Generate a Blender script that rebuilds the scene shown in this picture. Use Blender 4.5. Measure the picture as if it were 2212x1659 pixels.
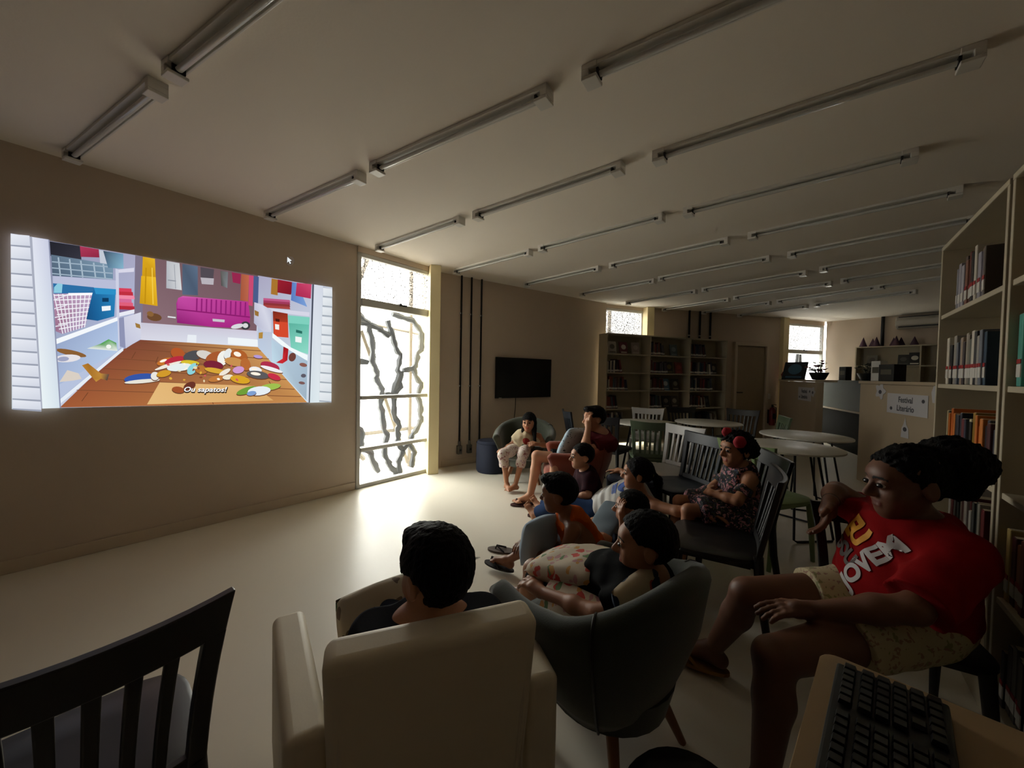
# Library reading room, lights off, film projected on the wall. Metres, Z up. Camera stands at the origin.
import bpy, bmesh, math, random
import numpy as np
import openvdb
from mathutils import Vector, Matrix
from mathutils.bvhtree import BVHTree

rnd = random.Random(7)
SC = bpy.context.scene
for o in list(bpy.data.objects):
    bpy.data.objects.remove(o)
COL = SC.collection

# ---------------------------------------------------------------- camera
CAMH = 1.30
_th, _ph = math.radians(1.5), math.radians(1.1)
cam_d = bpy.data.cameras.new('camera')
cam_d.sensor_width = 36.0
cam_d.lens = 830.0 / 2212.0 * 36.0
cam_d.clip_start = 0.02
cam = bpy.data.objects.new('camera', cam_d)
COL.objects.link(cam)
_d = Vector((0, math.cos(_th), -math.sin(_th)))
_u0 = Vector((0, math.sin(_th), math.cos(_th)))
_r0 = Vector((1, 0, 0))
_r = _r0 * math.cos(_ph) + _u0 * math.sin(_ph)
_u = _u0 * math.cos(_ph) - _r0 * math.sin(_ph)
cam.matrix_world = Matrix(((_r.x, _u.x, -_d.x, 0), (_r.y, _u.y, -_d.y, 0), (_r.z, _u.z, -_d.z, CAMH), (0, 0, 0, 1)))
SC.camera = cam

# ---------------------------------------------------------------- daylight and exposure
SC.view_settings.view_transform = 'Standard'
SC.view_settings.look = 'None'
SC.view_settings.gamma = 1.0
SC.view_settings.use_curve_mapping = False
SC.view_settings.exposure = 0.0
W = bpy.data.worlds.new('overcast_sky')
SC.world = W
W.use_nodes = True
_bg = W.node_tree.nodes['Background']
_bg.inputs[0].default_value = (1.0, 0.965, 0.90, 1)
_bg.inputs[1].default_value = 25.0
SC.cycles.max_bounces = 10
SC.cycles.diffuse_bounces = 6
SC.cycles.transparent_max_bounces = 12
SC.cycles.caustics_reflective = False
SC.cycles.caustics_refractive = False
SC.cycles.sample_clamp_indirect = 4.0

# ---------------------------------------------------------------- helpers
def V(*a): return np.array(a[0] if len(a) == 1 else a, dtype=float)
def nrm(v):
    v = np.asarray(v, float); l = np.linalg.norm(v)
    return v / l if l > 1e-9 else v
def lin(c):
    if isinstance(c, str):
        c = tuple(int(c[i:i + 2], 16) / 255 for i in (0, 2, 4))
    return tuple(x / 12.92 if x <= 0.04045 else ((x + 0.055) / 1.055) ** 2.4 for x in c)

MATS = {}
def mat(name, col, rough=0.6, var=0.0, vscale=8.0, bump=0.0, bscale=60.0, metal=0.0, spec=0.5, col2=None, stretch=None, sheen=0.0):
    """plain procedural material; var mixes towards a darker (or given) tone with noise"""
    if name in MATS: return MATS[name]
    m = bpy.data.materials.new(name); m.use_nodes = True
    nt = m.node_tree; b = nt.nodes['Principled BSDF']
    c = lin(col)
    b.inputs['Base Color'].default_value = (*c, 1)
    b.inputs['Roughness'].default_value = rough
    b.inputs['Metallic'].default_value = metal
    b.inputs['Specular IOR Level'].default_value = spec
    if sheen: b.inputs['Sheen Weight'].default_value = sheen
    tc = nt.nodes.new('ShaderNodeTexCoord'); vec = tc.outputs['Object']
    if stretch:
        mp = nt.nodes.new('ShaderNodeMapping'); mp.inputs['Scale'].default_value = stretch
        nt.links.new(vec, mp.inputs[0]); vec = mp.outputs[0]
    if var > 0:
        n = nt.nodes.new('ShaderNodeTexNoise'); n.inputs['Scale'].default_value = vscale; n.inputs['Detail'].default_value = 5
        nt.links.new(vec, n.inputs['Vector'])
        mx = nt.nodes.new('ShaderNodeMix'); mx.data_type = 'RGBA'
        c2 = lin(col2) if col2 else tuple(x * (1 - var) for x in c)
        mx.inputs['A'].default_value = (*c, 1); mx.inputs['B'].default_value = (*c2, 1)
        nt.links.new(n.outputs['Fac'], mx.inputs['Factor']); nt.links.new(mx.outputs['Result'], b.inputs['Base Color'])
    if bump > 0:
        n2 = nt.nodes.new('ShaderNodeTexNoise'); n2.inputs['Scale'].default_value = bscale; n2.inputs['Detail'].default_value = 4
        nt.links.new(vec, n2.inputs['Vector'])
        bp = nt.nodes.new('ShaderNodeBump'); bp.inputs['Strength'].default_value = bump; bp.inputs['Distance'].default_value = 0.01
        nt.links.new(n2.outputs['Fac'], bp.inputs['Height']); nt.links.new(bp.outputs[0], b.inputs['Normal'])
    MATS[name] = m
    return m

def mat_blotch(name, base, cols, scale=14.0, thr=0.42, rough=0.8):
    """cloth print: coloured voronoi blotches on a ground colour"""
    if name in MATS: return MATS[name]
    m = bpy.data.materials.new(name); m.use_nodes = True
    nt = m.node_tree; b = nt.nodes['Principled BSDF']; b.inputs['Roughness'].default_value = rough
    tc = nt.nodes.new('ShaderNodeTexCoord')
    nz = nt.nodes.new('ShaderNodeTexNoise'); nz.inputs['Scale'].default_value = scale * 1.3
    nt.links.new(tc.outputs['Object'], nz.inputs['Vector'])
    ad = nt.nodes.new('ShaderNodeMix'); ad.data_type = 'VECTOR'; ad.inputs['Factor'].default_value = 0.06
    nt.links.new(tc.outputs['Object'], ad.inputs['A']); nt.links.new(nz.outputs['Color'], ad.inputs['B'])
    prev = None
    for i, c in enumerate(cols):
        vo = nt.nodes.new('ShaderNodeTexVoronoi'); vo.inputs['Scale'].default_value = scale * (1 + 0.23 * i)
        mp = nt.nodes.new('ShaderNodeMapping'); mp.inputs['Location'].default_value = (3.1 * i, 1.7 * i, 2.3 * i)
        nt.links.new(ad.outputs['Result'], mp.inputs[0]); nt.links.new(mp.outputs[0], vo.inputs['Vector'])
        lt = nt.nodes.new('ShaderNodeMath'); lt.operation = 'LESS_THAN'; lt.inputs[1].default_value = thr
        nt.links.new(vo.outputs['Distance'], lt.inputs[0])
        mx = nt.nodes.new('ShaderNodeMix'); mx.data_type = 'RGBA'
        if prev is None: mx.inputs['A'].default_value = (*lin(base), 1)
        else: nt.links.new(prev, mx.inputs['A'])
        mx.inputs['B'].default_value = (*lin(c), 1)
        nt.links.new(lt.outputs[0], mx.inputs['Factor']); prev = mx.outputs['Result']
    nt.links.new(prev, b.inputs['Base Color'])
    MATS[name] = m
    return m

def mat_emit_attr(name, strength):
    m = bpy.data.materials.new(name); m.use_nodes = True
    nt = m.node_tree; nt.nodes.clear()
    out = nt.nodes.new('ShaderNodeOutputMaterial'); e = nt.nodes.new('ShaderNodeEmission')
    a = nt.nodes.new('ShaderNodeAttribute'); a.attribute_name = 'Col'
    nt.links.new(a.outputs['Color'], e.inputs[0]); e.inputs[1].default_value = strength
    nt.links.new(e.outputs[0], out.inputs[0])
    return m

class MB:
    """collects shapes, build() links them as one mesh object"""
    def __init__(s): s.v = []; s.f = []; s.mi = []; s.cur = 0
    def add(s, vs, fs):
        n = len(s.v); s.v += [tuple(map(float, p)) for p in vs]
        for f in fs: s.f.append([i + n for i in f]); s.mi.append(s.cur)
        return s
    def box(s, c, size, rz=0.0, R=None):
        x, y, z = size[0] / 2, size[1] / 2, size[2] / 2
        P = np.array([(-x, -y, -z), (x, -y, -z), (x, y, -z), (-x, y, -z), (-x, -y, z), (x, -y, z), (x, y, z), (-x, y, z)])
        if R is None:
            ca, sa = math.cos(rz), math.sin(rz); R = np.array([(ca, -sa, 0), (sa, ca, 0), (0, 0, 1)])
        P = P @ np.asarray(R).T + np.asarray(c, float)
        return s.add(P, [(0, 3, 2, 1), (4, 5, 6, 7), (0, 1, 5, 4), (1, 2, 6, 5), (2, 3, 7, 6), (3, 0, 4, 7)])
    def hexa(s, P):
        return s.add(P, [(0, 3, 2, 1), (4, 5, 6, 7), (0, 1, 5, 4), (1, 2, 6, 5), (2, 3, 7, 6), (3, 0, 4, 7)])
    def tube(s, pts, r, n=8, cap=True):
        pts = [V(p) for p in pts]; m = len(pts)
        rs = r if hasattr(r, '__len__') else [r] * m
        t0 = nrm(pts[1] - pts[0]); a = V(0, 0, 1) if abs(t0[2]) < 0.9 else V(1, 0, 0)
        u = nrm(np.cross(t0, a)); vs = []
        for i in range(m):
            t = nrm((pts[min(i + 1, m - 1)] - pts[max(i - 1, 0)]))
            u = nrm(u - t * np.dot(u, t)); w = np.cross(t, u)
            for k in range(n):
                an = 2 * math.pi * k / n
                vs.append(pts[i] + rs[i] * (math.cos(an) * u + math.sin(an) * w))
        fs = []
        for i in range(m - 1):
            for k in range(n):
                k2 = (k + 1) % n
                fs.append((i * n + k, i * n + k2, (i + 1) * n + k2, (i + 1) * n + k))
        if cap:
            fs.append(tuple(range(n - 1, -1, -1))); fs.append(tuple((m - 1) * n + k for k in range(n)))
        return s.add(vs, fs)
    def lathe(s, prof, n=24, c=(0, 0, 0), sx=1.0, sy=1.0):
        vs = []; fs = []; m = len(prof)
        for r, z in prof:
            for k in range(n):
                an = 2 * math.pi * k / n
                vs.append((c[0] + sx * r * math.cos(an), c[1] + sy * r * math.sin(an), c[2] + z))
        for i in range(m - 1):
            for k in range(n):
                k2 = (k + 1) % n
                fs.append((i * n + k, i * n + k2, (i + 1) * n + k2, (i + 1) * n + k))
        fs.append(tuple(range(n - 1, -1, -1))); fs.append(tuple((m - 1) * n + k for k in range(n)))
        return s.add(vs, fs)
    def prism(s, poly, a, b):
        """poly: 3D points of one face; extruded by vector b-a"""
        n = len(poly); d = V(b) - V(a)
        vs = [V(p) for p in poly] + [V(p) + d for p in poly]
        fs = [tuple(range(n - 1, -1, -1)), tuple(range(n, 2 * n))]
        for i in range(n):
            j = (i + 1) % n; fs.append((i, j, n + j, n + i))
        return s.add(vs, fs)
    def build(s, name, m=None, parent=None, smooth=False, bevel=0.0, seg=2, sub=0, mats=None, off=None):
        me = bpy.data.meshes.new(name)
        vs = s.v if off is None else [(a - off[0], b - off[1], c - off[2]) for a, b, c in s.v]
        me.from_pydata(vs, [], s.f)
        bm = bmesh.new(); bm.from_mesh(me)
        bmesh.ops.recalc_face_normals(bm, faces=bm.faces); bm.to_mesh(me); bm.free()
        for mm in (mats or [m]):
            if mm: me.materials.append(mm)
        if mats: me.polygons.foreach_set('material_index', s.mi)
        o = bpy.data.objects.new(name, me); COL.objects.link(o)
        if parent: o.parent = parent
        if bevel:
            md = o.modifiers.new('bevel', 'BEVEL'); md.width = bevel; md.segments = seg; md.limit_method = 'ANGLE'; md.angle_limit = math.radians(40)
        if sub:
            md = o.modifiers.new('sub', 'SUBSURF'); md.levels = sub; md.render_levels = sub
        if smooth or sub:
            me.polygons.foreach_set('use_smooth', [True] * len(me.polygons))
            if smooth != 'all':
                try: me.set_sharp_from_angle(angle=math.radians(45))
                except Exception: pass
        return o

def empty(name, loc=(0, 0, 0), rz=0.0):
    o = bpy.data.objects.new(name, None); COL.objects.link(o)
    o.location = loc; o.rotation_euler = (0, 0, rz); o.empty_display_size = 0.1
    return o
def tag(o, label=None, cat=None, group=None, kind=None):
    if label: o['label'] = label
    if cat: o['category'] = cat
    if group: o['group'] = group
    if kind: o['kind'] = kind
    return o
def under(o, part):
    """make a piece a sub-part of the sibling part of that name (all parts share the thing's local frame)"""
    o.parent = [c for c in o.parent.children if c.name.split('.')[0] == part and c is not o][-1]
    return o
def copy_tree(o, parent=None):
    c = o.copy(); COL.objects.link(c); c.parent = parent
    for ch in list(o.children):
        if ch.name in COL.objects: copy_tree(ch, c)
    return c
ORD = ['first', 'second', 'third', 'fourth', 'fifth', 'sixth', 'seventh', 'eighth', 'ninth', 'tenth', 'eleventh', 'twelfth']
FONT = None
def text_mesh(body, size, extrude=0.0, bold=0.0, shear=0.0):
    """lettering as plain mesh data (x right, y up), centred on its bounds"""
    cu = bpy.data.curves.new('lettering', 'FONT'); cu.body = body; cu.size = size; cu.extrude = extrude; cu.offset = bold; cu.shear = shear
    cu.align_x = 'CENTER'; cu.align_y = 'CENTER'; cu.space_line = 0.95
    o = bpy.data.objects.new('lettering', cu); COL.objects.link(o)
    dg = bpy.context.evaluated_depsgraph_get(); dg.update()
    me = bpy.data.meshes.new_from_object(o.evaluated_get(dg))
    bpy.data.objects.remove(o); bpy.data.curves.remove(cu)
    return me
# ================================================================= ROOM SHELL
CE = 2.652
def unit(deg): return V(math.cos(math.radians(deg)), math.sin(math.radians(deg)))
A0 = V(-1.70, 4.19); dA = unit(52.5); nA = V(dA[1], -dA[0])            # nA points into the room
B0 = V(-0.98, 5.23); B1 = V(1.74, 7.23); dB = nrm(B1 - B0); nB = V(dB[1], -dB[0])
C0 = V(2.58, 7.56); C1 = V(5.95, 8.53); dC = nrm(C1 - C0); nC = V(dC[1], -dC[0])
D0 = V(7.28, 8.96); dD = unit(-57); nD = V(dD[1], -dD[0]); D1 = D0 + dD * 3.9
Astart = A0 - dA * 5.35
W1a, W1b = A0 + dA * 0.0, A0 + dA * 1.03
RBK = V(2.62, 2.00); dR = V(-0.618, -0.786)                             # wall behind the near bookcases
BK = RBK + dR * 6.3

M_wall = mat('wall_paint', (0.80, 0.735, 0.665), 0.75, 0.10, 2.5, 0.05, 120)
M_shade = mat('bounce_dimming_tone', (0.47, 0.41, 0.35), 0.8, 0.1, 3)  # wall colour darkened on the unseen sides to dim bounce light at right
M_ceil = mat('ceiling_paint', (0.94, 0.91, 0.86), 0.8, 0.06, 1.5, 0.06, 90)
M_cream = mat('cream_paint', (0.90, 0.84, 0.66), 0.6, 0.06, 4, 0.03, 80)
M_floor = mat('resin_floor', (0.90, 0.875, 0.815), 0.34, 0.10, 1.7, 0.035, 26, spec=0.32)
M_white = mat('white_enamel', (0.86, 0.85, 0.82), 0.35, 0.05, 12)
M_alu = mat('grey_white_aluminium', (0.78, 0.78, 0.76), 0.4, 0.05, 20)
M_black = mat('black_plastic', (0.035, 0.035, 0.038), 0.45, 0.2, 30)
M_dmetal = mat('black_steel', (0.05, 0.05, 0.052), 0.4, 0.15, 40, metal=0.3)
M_wood = mat('pale_wood', (0.62, 0.47, 0.30), 0.55, 0.35, 5, 0.05, 40, stretch=(1, 1, 8))

def wall_mb(p, q, z0, z1, n, th=0.18):
    """wall slab from p to q (inner face), n points into the room"""
    p, q = V(p), V(q); o = -n * th
    P = [(*p, z0), (*q, z0), (*(q + o), z0), (*(p + o), z0), (*p, z1), (*q, z1), (*(q + o), z1), (*(p + o), z1)]
    return MB().hexa(P)
def struct(o): o['kind'] = 'structure'; return o

poly = [Astart, W1a, W1b, B0, B1, C0, C1, D0, D1, V(5.6, 1.0), RBK, BK]
outer = [Astart - nA * 0.6 - dA * 0.6, W1a - nA * 0.3, W1b - nA * 0.3, B0 - nB * 0.3, B1 - nB * 0.3, C0 - nC * 0.3, C1 - nC * 0.3, D0 + V(0.4, 0.4), D1 + V(0.5, -0.2), V(5.8, 0.6), V(2.8, 1.7), BK + V(0.3, -0.6)]
m = MB(); m.prism([(*p, 0.0) for p in outer], (0, 0, 0), (0, 0, -0.12)); floor = struct(m.build('floor', M_floor))
m = MB(); m.prism([(*p, CE) for p in outer], (0, 0, 0), (0, 0, 0.15)); ceiling = struct(m.build('ceiling', M_ceil))

struct(wall_mb(Astart, W1a, 0, CE, nA).build('wall_left', M_wall))
struct(wall_mb(B0 - dB * 0.02, B1, 0, CE, nB).build('wall_tv', M_wall))
struct(wall_mb(C0, C1, 0, CE, nC).build('wall_back', M_wall))
struct(wall_mb(D0, D1, 0, CE, nD).build('wall_far_end', M_wall))
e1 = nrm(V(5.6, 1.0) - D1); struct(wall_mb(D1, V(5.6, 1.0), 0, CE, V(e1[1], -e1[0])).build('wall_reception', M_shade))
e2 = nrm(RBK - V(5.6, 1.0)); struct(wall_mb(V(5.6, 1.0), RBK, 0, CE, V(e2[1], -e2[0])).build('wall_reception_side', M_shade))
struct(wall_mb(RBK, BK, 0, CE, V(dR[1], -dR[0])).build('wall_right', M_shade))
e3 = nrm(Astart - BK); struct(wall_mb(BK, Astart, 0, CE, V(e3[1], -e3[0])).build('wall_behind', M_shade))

M_base = mat('baseboard_paint', (0.80, 0.74, 0.66), 0.5, 0.06, 8)
def baseboard(name, p, q, n): struct(wall_mb(p + n * 0.014, q + n * 0.014, 0.0, 0.085, n, 0.012).build(name, M_base, bevel=0.004))
baseboard('baseboard_left', Astart + dA * 0.02, W1a - dA * 0.01, nA)
baseboard('baseboard_tv', B0 + dB * 0.03, B1 - dB * 0.02, nB)
baseboard('baseboard_back', C0 + dC * 1.95, C0 + dC * 2.02, nC)

# pilasters at the bends of the outer wall
def pilaster(name, front, d, w, depth):
    n = V(d[1], -d[0]); m = MB()
    P = [front, front + d * w, front + d * w - n * depth, front - n * depth]
    m.prism([(*p, 0.0) for p in P], (0, 0, 0), (0, 0, CE)); return struct(m.build(name, M_cream, bevel=0.006))
pilaster('trim_1', V(-1.045, 4.84), unit(24), 0.135, 0.60)
pilaster('trim_2', V(2.60, 7.47), unit(18), 0.16, 0.25)
pilaster('trim_3', V(5.93, 8.44), unit(20), 0.17, 0.2)

# ---- tall windows between the wall facets
def glass_mat(name, haze, bumpy):
    m_ = bpy.data.materials.new(name); m_.use_nodes = True
    nt = m_.node_tree; nt.nodes.clear()
    out = nt.nodes.new('ShaderNodeOutputMaterial'); tr = nt.nodes.new('ShaderNodeBsdfTransparent'); gl = nt.nodes.new('ShaderNodeBsdfGlossy')
    tr.inputs[0].default_value = (0.93, 0.95, 0.94, 1); gl.inputs['Roughness'].default_value = 0.08
    df = nt.nodes.new('ShaderNodeBsdfTranslucent'); df.inputs[0].default_value = (0.9, 0.9, 0.9, 1)
    a = nt.nodes.new('ShaderNodeMixShader'); a.inputs[0].default_value = 0.06
    b = nt.nodes.new('ShaderNodeMixShader')
    if bumpy:
        tc = nt.nodes.new('ShaderNodeTexCoord'); nz = nt.nodes.new('ShaderNodeTexNoise'); nz.inputs['Scale'].default_value = bumpy * 1.6; nz.inputs['Detail'].default_value = 6
        nt.links.new(tc.outputs['Object'], nz.inputs['Vector'])
        mr = nt.nodes.new('ShaderNodeMapRange'); mr.inputs['From Min'].default_value = 0.42; mr.inputs['From Max'].default_value = 0.62
        mr.inputs['To Min'].default_value = haze * 0.5; mr.inputs['To Max'].default_value = haze * 1.7
        nt.links.new(nz.outputs['Fac'], mr.inputs['Value']); nt.links.new(mr.outputs['Result'], b.inputs[0])
        tr2 = nt.nodes.new('ShaderNodeMapRange'); tr2.inputs['From Min'].default_value = 0.38; tr2.inputs['From Max'].default_value = 0.50; tr2.inputs['To Min'].default_value = 0.022; tr2.inputs['To Max'].default_value = 0.80
        nt.links.new(nz.outputs['Fac'], tr2.inputs['Value']); nt.links.new(tr2.outputs['Result'], tr.inputs[0])
    else: b.inputs[0].default_value = haze
    nt.links.new(tr.outputs[0], a.inputs[1]); nt.links.new(gl.outputs[0], a.inputs[2])
    nt.links.new(a.outputs[0], b.inputs[1]); nt.links.new(df.outputs[0], b.inputs[2]); nt.links.new(b.outputs[0], out.inputs[0])
    return m_
M_glass = glass_mat('clear_pane', 0.006, 0)
M_peb = glass_mat('pebbled_pane', 0.02, 46)

def window(name, p, q, z0, z1, rails, setback=0.03, latch=None):
    """aluminium window of full height, p->q; rails: heights of cross bars, the highest pane is pebbled"""
    p, q = V(p), V(q); d = nrm(q - p); n = V(d[1], -d[0]); w = float(np.linalg.norm(q - p)); ang = math.atan2(d[1], d[0])
    root = empty(name, (*(p - n * setback), 0), ang); root['kind'] = 'structure'
    fw = 0.045; fd = 0.07
    m = MB(); m.box((w / 2, 0, z1 - fw / 2), (w, fd, fw)); m.box((w / 2, 0, z0 + fw / 2), (w, fd, fw))
    m.box((fw / 2, 0, (z0 + z1) / 2), (fw, fd, z1 - z0)); m.box((w - fw / 2, 0, (z0 + z1) / 2), (fw, fd, z1 - z0))
    m.build('window_frame', M_alu, root, bevel=0.006)
    zs = [z0 + fw] + list(rails) + [z1 - fw]
    for r in rails:
        mb = MB(); hh = 0.085 if r == rails[-1] else 0.042
        mb.box((w / 2, -0.008, r), (w - 2 * fw + 0.004, fd + 0.02, hh)); mb.build('cross_bar', M_alu, root, bevel=0.006)
    for i in range(len(zs) - 1):
        a, b = zs[i] - 0.01, zs[i + 1] + 0.01
        mb = MB(); mb.box((w / 2, 0.006, (a + b) / 2), (w - 2 * fw + 0.01, 0.006, b - a)); mb.build('pane', M_peb if i == len(zs) - 2 else M_glass, root)
    if latch:
        mb = MB(); mb.box((w * 0.56, -0.055, latch), (0.10, 0.02, 0.018)); mb.box((w * 0.52, -0.062, latch + 0.004), (0.03, 0.02, 0.03)); mb.build('latch', M_dmetal, root, bevel=0.004)
    mb = MB(); mb.box((w / 2, 0.02, (z1 + CE) / 2), (w, 0.12, CE - z1)); mb.build('lintel', M_wall, root)
    return root
window('window_1', W1a, W1b, 0.0, 2.59, [0.43, 1.005, 2.055], 0.02, 2.09)
window('window_2', B1 - dB * 0.02, C0 + dC * 0.02, 0.0, 2.59, [0.43, 1.005, 2.055], 0.10, 2.09)
window('window_3', C1, D0, 0.0, 2.56, [0.43, 1.005, 1.93], 0.08, 1.96)
# daylight portals in the window openings
def portal(p, q, z0, z1, back):
    p, q = V(p), V(q); d = nrm(q - p); n = V(d[1], -d[0]); c = (p + q) / 2 - n * back
    L = bpy.data.lights.new('window_portal', 'AREA'); L.shape = 'RECTANGLE'; L.size = float(np.linalg.norm(q - p)); L.size_y = z1 - z0
    L.cycles.is_portal = True
    o = bpy.data.objects.new('window_portal', L); COL.objects.link(o)
    Z = Vector((-n[0], -n[1], 0)); Y = Vector((0, 0, 1)); X = Y.cross(Z)
    o.matrix_world = Matrix(((X.x, Y.x, Z.x, c[0]), (X.y, Y.y, Z.y, c[1]), (X.z, Y.z, Z.z, (z0 + z1) / 2), (0, 0, 0, 1)))
portal(W1a, W1b, 0, 2.59, 0.10); portal(B1, C0, 0, 2.59, 0.16); portal(C1, D0, 0, 2.56, 0.16)

# door in the back wall
def back_t(x): return (x - C0[0]) / dC[0]
door = empty('door_1', (*(C0 + dC * 2.18 + nC * 0.001), 0), math.atan2(dC[1], dC[0])); door['kind'] = 'structure'
M_door = mat('door_leaf', (0.62, 0.55, 0.45), 0.5, 0.12, 6)
m = MB(); m.box((0.45, -0.01, 0.99), (0.80, 0.03, 1.98)); m.build('door_leaf', M_door, door)
m = MB(); m.box((0.02, -0.03, 1.02), (0.07, 0.075, 2.04)); m.box((0.88, -0.03, 1.02), (0.07, 0.075, 2.04)); m.box((0.45, -0.03, 2.03), (0.93, 0.076, 0.07)); m.build('door_frame', M_base, door, bevel=0.005)
m = MB(); m.tube([(0.10, -0.03, 1.0), (0.10, -0.08, 1.0), (0.20, -0.08, 1.0)], 0.011); m.build('door_handle', M_dmetal, door, smooth=True)

# ---- outside: pale ground, timber frame and the wavy branch screen in front of the tall window
M_out = mat('pale_concrete', (0.92, 0.91, 0.88), 0.8, 0.12, 3)
m = MB(); m.prism([(-14, 3.0, -0.16), (-2.6, 3.4, -0.16), (-1.3, 5.6, -0.16), (1.6, 7.9, -0.16), (5.8, 9.1, -0.16), (7.3, 9.6, -0.16), (12, 10, -0.16), (12, 22, -0.16), (-14, 22, -0.16)], (0, 0, 0), (0, 0, -0.2))
ground = struct(m.build('ground_outside', M_out))
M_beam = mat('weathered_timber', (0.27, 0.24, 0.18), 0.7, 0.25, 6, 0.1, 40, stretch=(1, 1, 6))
def onA(t, z, off): p = A0 + dA * t - nA * off; return (p[0], p[1], z)
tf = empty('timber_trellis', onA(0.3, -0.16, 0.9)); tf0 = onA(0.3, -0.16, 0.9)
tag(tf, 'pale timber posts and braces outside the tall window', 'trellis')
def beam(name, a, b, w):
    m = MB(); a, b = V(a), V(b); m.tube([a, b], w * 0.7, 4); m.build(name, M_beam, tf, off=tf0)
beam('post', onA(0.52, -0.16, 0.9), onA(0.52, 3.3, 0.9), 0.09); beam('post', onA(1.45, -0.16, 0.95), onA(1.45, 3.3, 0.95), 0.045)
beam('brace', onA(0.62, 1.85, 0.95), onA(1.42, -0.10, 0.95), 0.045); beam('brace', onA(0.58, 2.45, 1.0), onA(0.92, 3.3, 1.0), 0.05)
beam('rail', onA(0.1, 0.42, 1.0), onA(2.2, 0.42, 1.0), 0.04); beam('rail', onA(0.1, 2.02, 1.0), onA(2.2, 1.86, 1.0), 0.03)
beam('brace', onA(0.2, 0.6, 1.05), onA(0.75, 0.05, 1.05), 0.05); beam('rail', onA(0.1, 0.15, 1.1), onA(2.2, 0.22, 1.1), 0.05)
M_vine = mat('dark_branch', (0.14, 0.155, 0.175), 0.7, 0.3, 20)
vs = empty('branch_screen', onA(0.5, -0.16, 0.22)); vs0 = onA(0.5, -0.16, 0.22)
tag(vs, 'dark wavy branches hanging outside the tall window', 'branches')
STR = [[(.05, 2.04), (.22, 1.87), (.24, 1.75), (.27, 1.42), (.36, 1.22), (.44, 1.05), (.41, .82), (.48, .52), (.50, .20), (.60, .05), (.62, -.12)],
       [(.52, 1.93), (.58, 1.70), (.66, 1.52), (.66, 1.28), (.58, 1.0), (.58, .75), (.66, .58), (.66, .42), (.74, .30), (.68, .15), (.67, -.10)],
       [(.58, 2.02), (.86, 1.98), (1.02, 1.82), (.96, 1.55), (.90, 1.35), (.72, 1.31)],
       [(.90, 1.35), (1.02, 1.15), (.98, .92), (1.0, .68), (.90, .48), (.84, .35), (.74, .28)],
       [(.02, 1.88), (.22, 1.86), (.40, 1.80), (.52, 1.72)], [(.0, 1.42), (.26, 1.40)], [(.0, .72), (.12, .62), (.14, .42), (.06, .25)],
       [(.72, 1.31), (.70, 1.1), (.58, .98)], [(.60, 1.0), (.44, 1.02)], [(.84, .35), (.95, .20), (.88, .0)], [(.14, .42), (.30, .30), (.42, .02)]]
for st in STR:
    pts = []
    for i in range(len(st) - 1):
        for k in range(6):
            f_ = k / 6; t = st[i][0] * (1 - f_) + st[i + 1][0] * f_; z = st[i][1] * (1 - f_) + st[i + 1][1] * f_
            pts.append(onA(t + 0.05 + 0.02 * math.sin(9 * z + 3 * i) + rnd.uniform(-.006, .006), z, 0.22 + 0.02 * math.sin(7 * z)))
    rs = [0.026 + 0.014 * abs(math.sin(5.3 * k / 6 + len(st))) + rnd.uniform(0, .004) for k in range(len(pts))]
    MB().tube(pts, rs, 6).build('branch', M_vine, vs, smooth=True, off=vs0)
# branches before the far window
vs2p = (C1 + D0) / 2 - V(-0.3, 0.95) * -0.3
wf = nrm(D0 - C1); nf = V(wf[1], -wf[0])
def on3(t, z): p = C1 + wf * t - nf * 0.35; return (p[0], p[1], z)
v3 = empty('branch_screen', on3(0.6, -0.16)); v30 = on3(0.6, -0.16)
tag(v3, 'grey wavy branches seen through the far window', 'branches')
for t0 in (0.25, 0.55, 0.9, 1.15):
    pts = [on3(t0 + 0.10 * math.sin(5 * k * 0.2 + t0 * 9) + 0.05 * math.sin(11 * k * .2), 1.9 - k * 0.2) for k in range(11)]
    MB().tube(pts, [0.02 + 0.02 * abs(math.sin(k * 1.3 + t0)) for k in range(11)], 6).build('branch', M_vine, v3, smooth=True, off=v30)
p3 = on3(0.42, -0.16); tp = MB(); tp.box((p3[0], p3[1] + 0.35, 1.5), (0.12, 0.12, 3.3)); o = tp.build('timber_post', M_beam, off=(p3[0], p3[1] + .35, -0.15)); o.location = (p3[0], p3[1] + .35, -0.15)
tag(o, 'single timber post outside the far window', 'post')
q3 = V((B1 + C0) / 2) - nrm(V(-0.36, 0.93)) * -0.6
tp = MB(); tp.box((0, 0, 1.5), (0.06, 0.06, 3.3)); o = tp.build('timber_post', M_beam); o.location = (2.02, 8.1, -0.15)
tag(o, 'thin timber post outside the window above the bookcase', 'post')
# grey wall added outside to cut sky light through the two farther windows
M_blocker = mat('sky_blocker_grey', (0.55, 0.56, 0.57), 0.85, 0.15, 3)
m = MB(); m.prism([(0.9, 8.6, -0.16), (9.3, 11.6, -0.16), (9.2, 11.9, -0.16), (0.8, 8.9, -0.16)], (0, 0, 0), (0, 0, 4.6))
struct(m.build('wall_sky_blocker', M_blocker))
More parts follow.
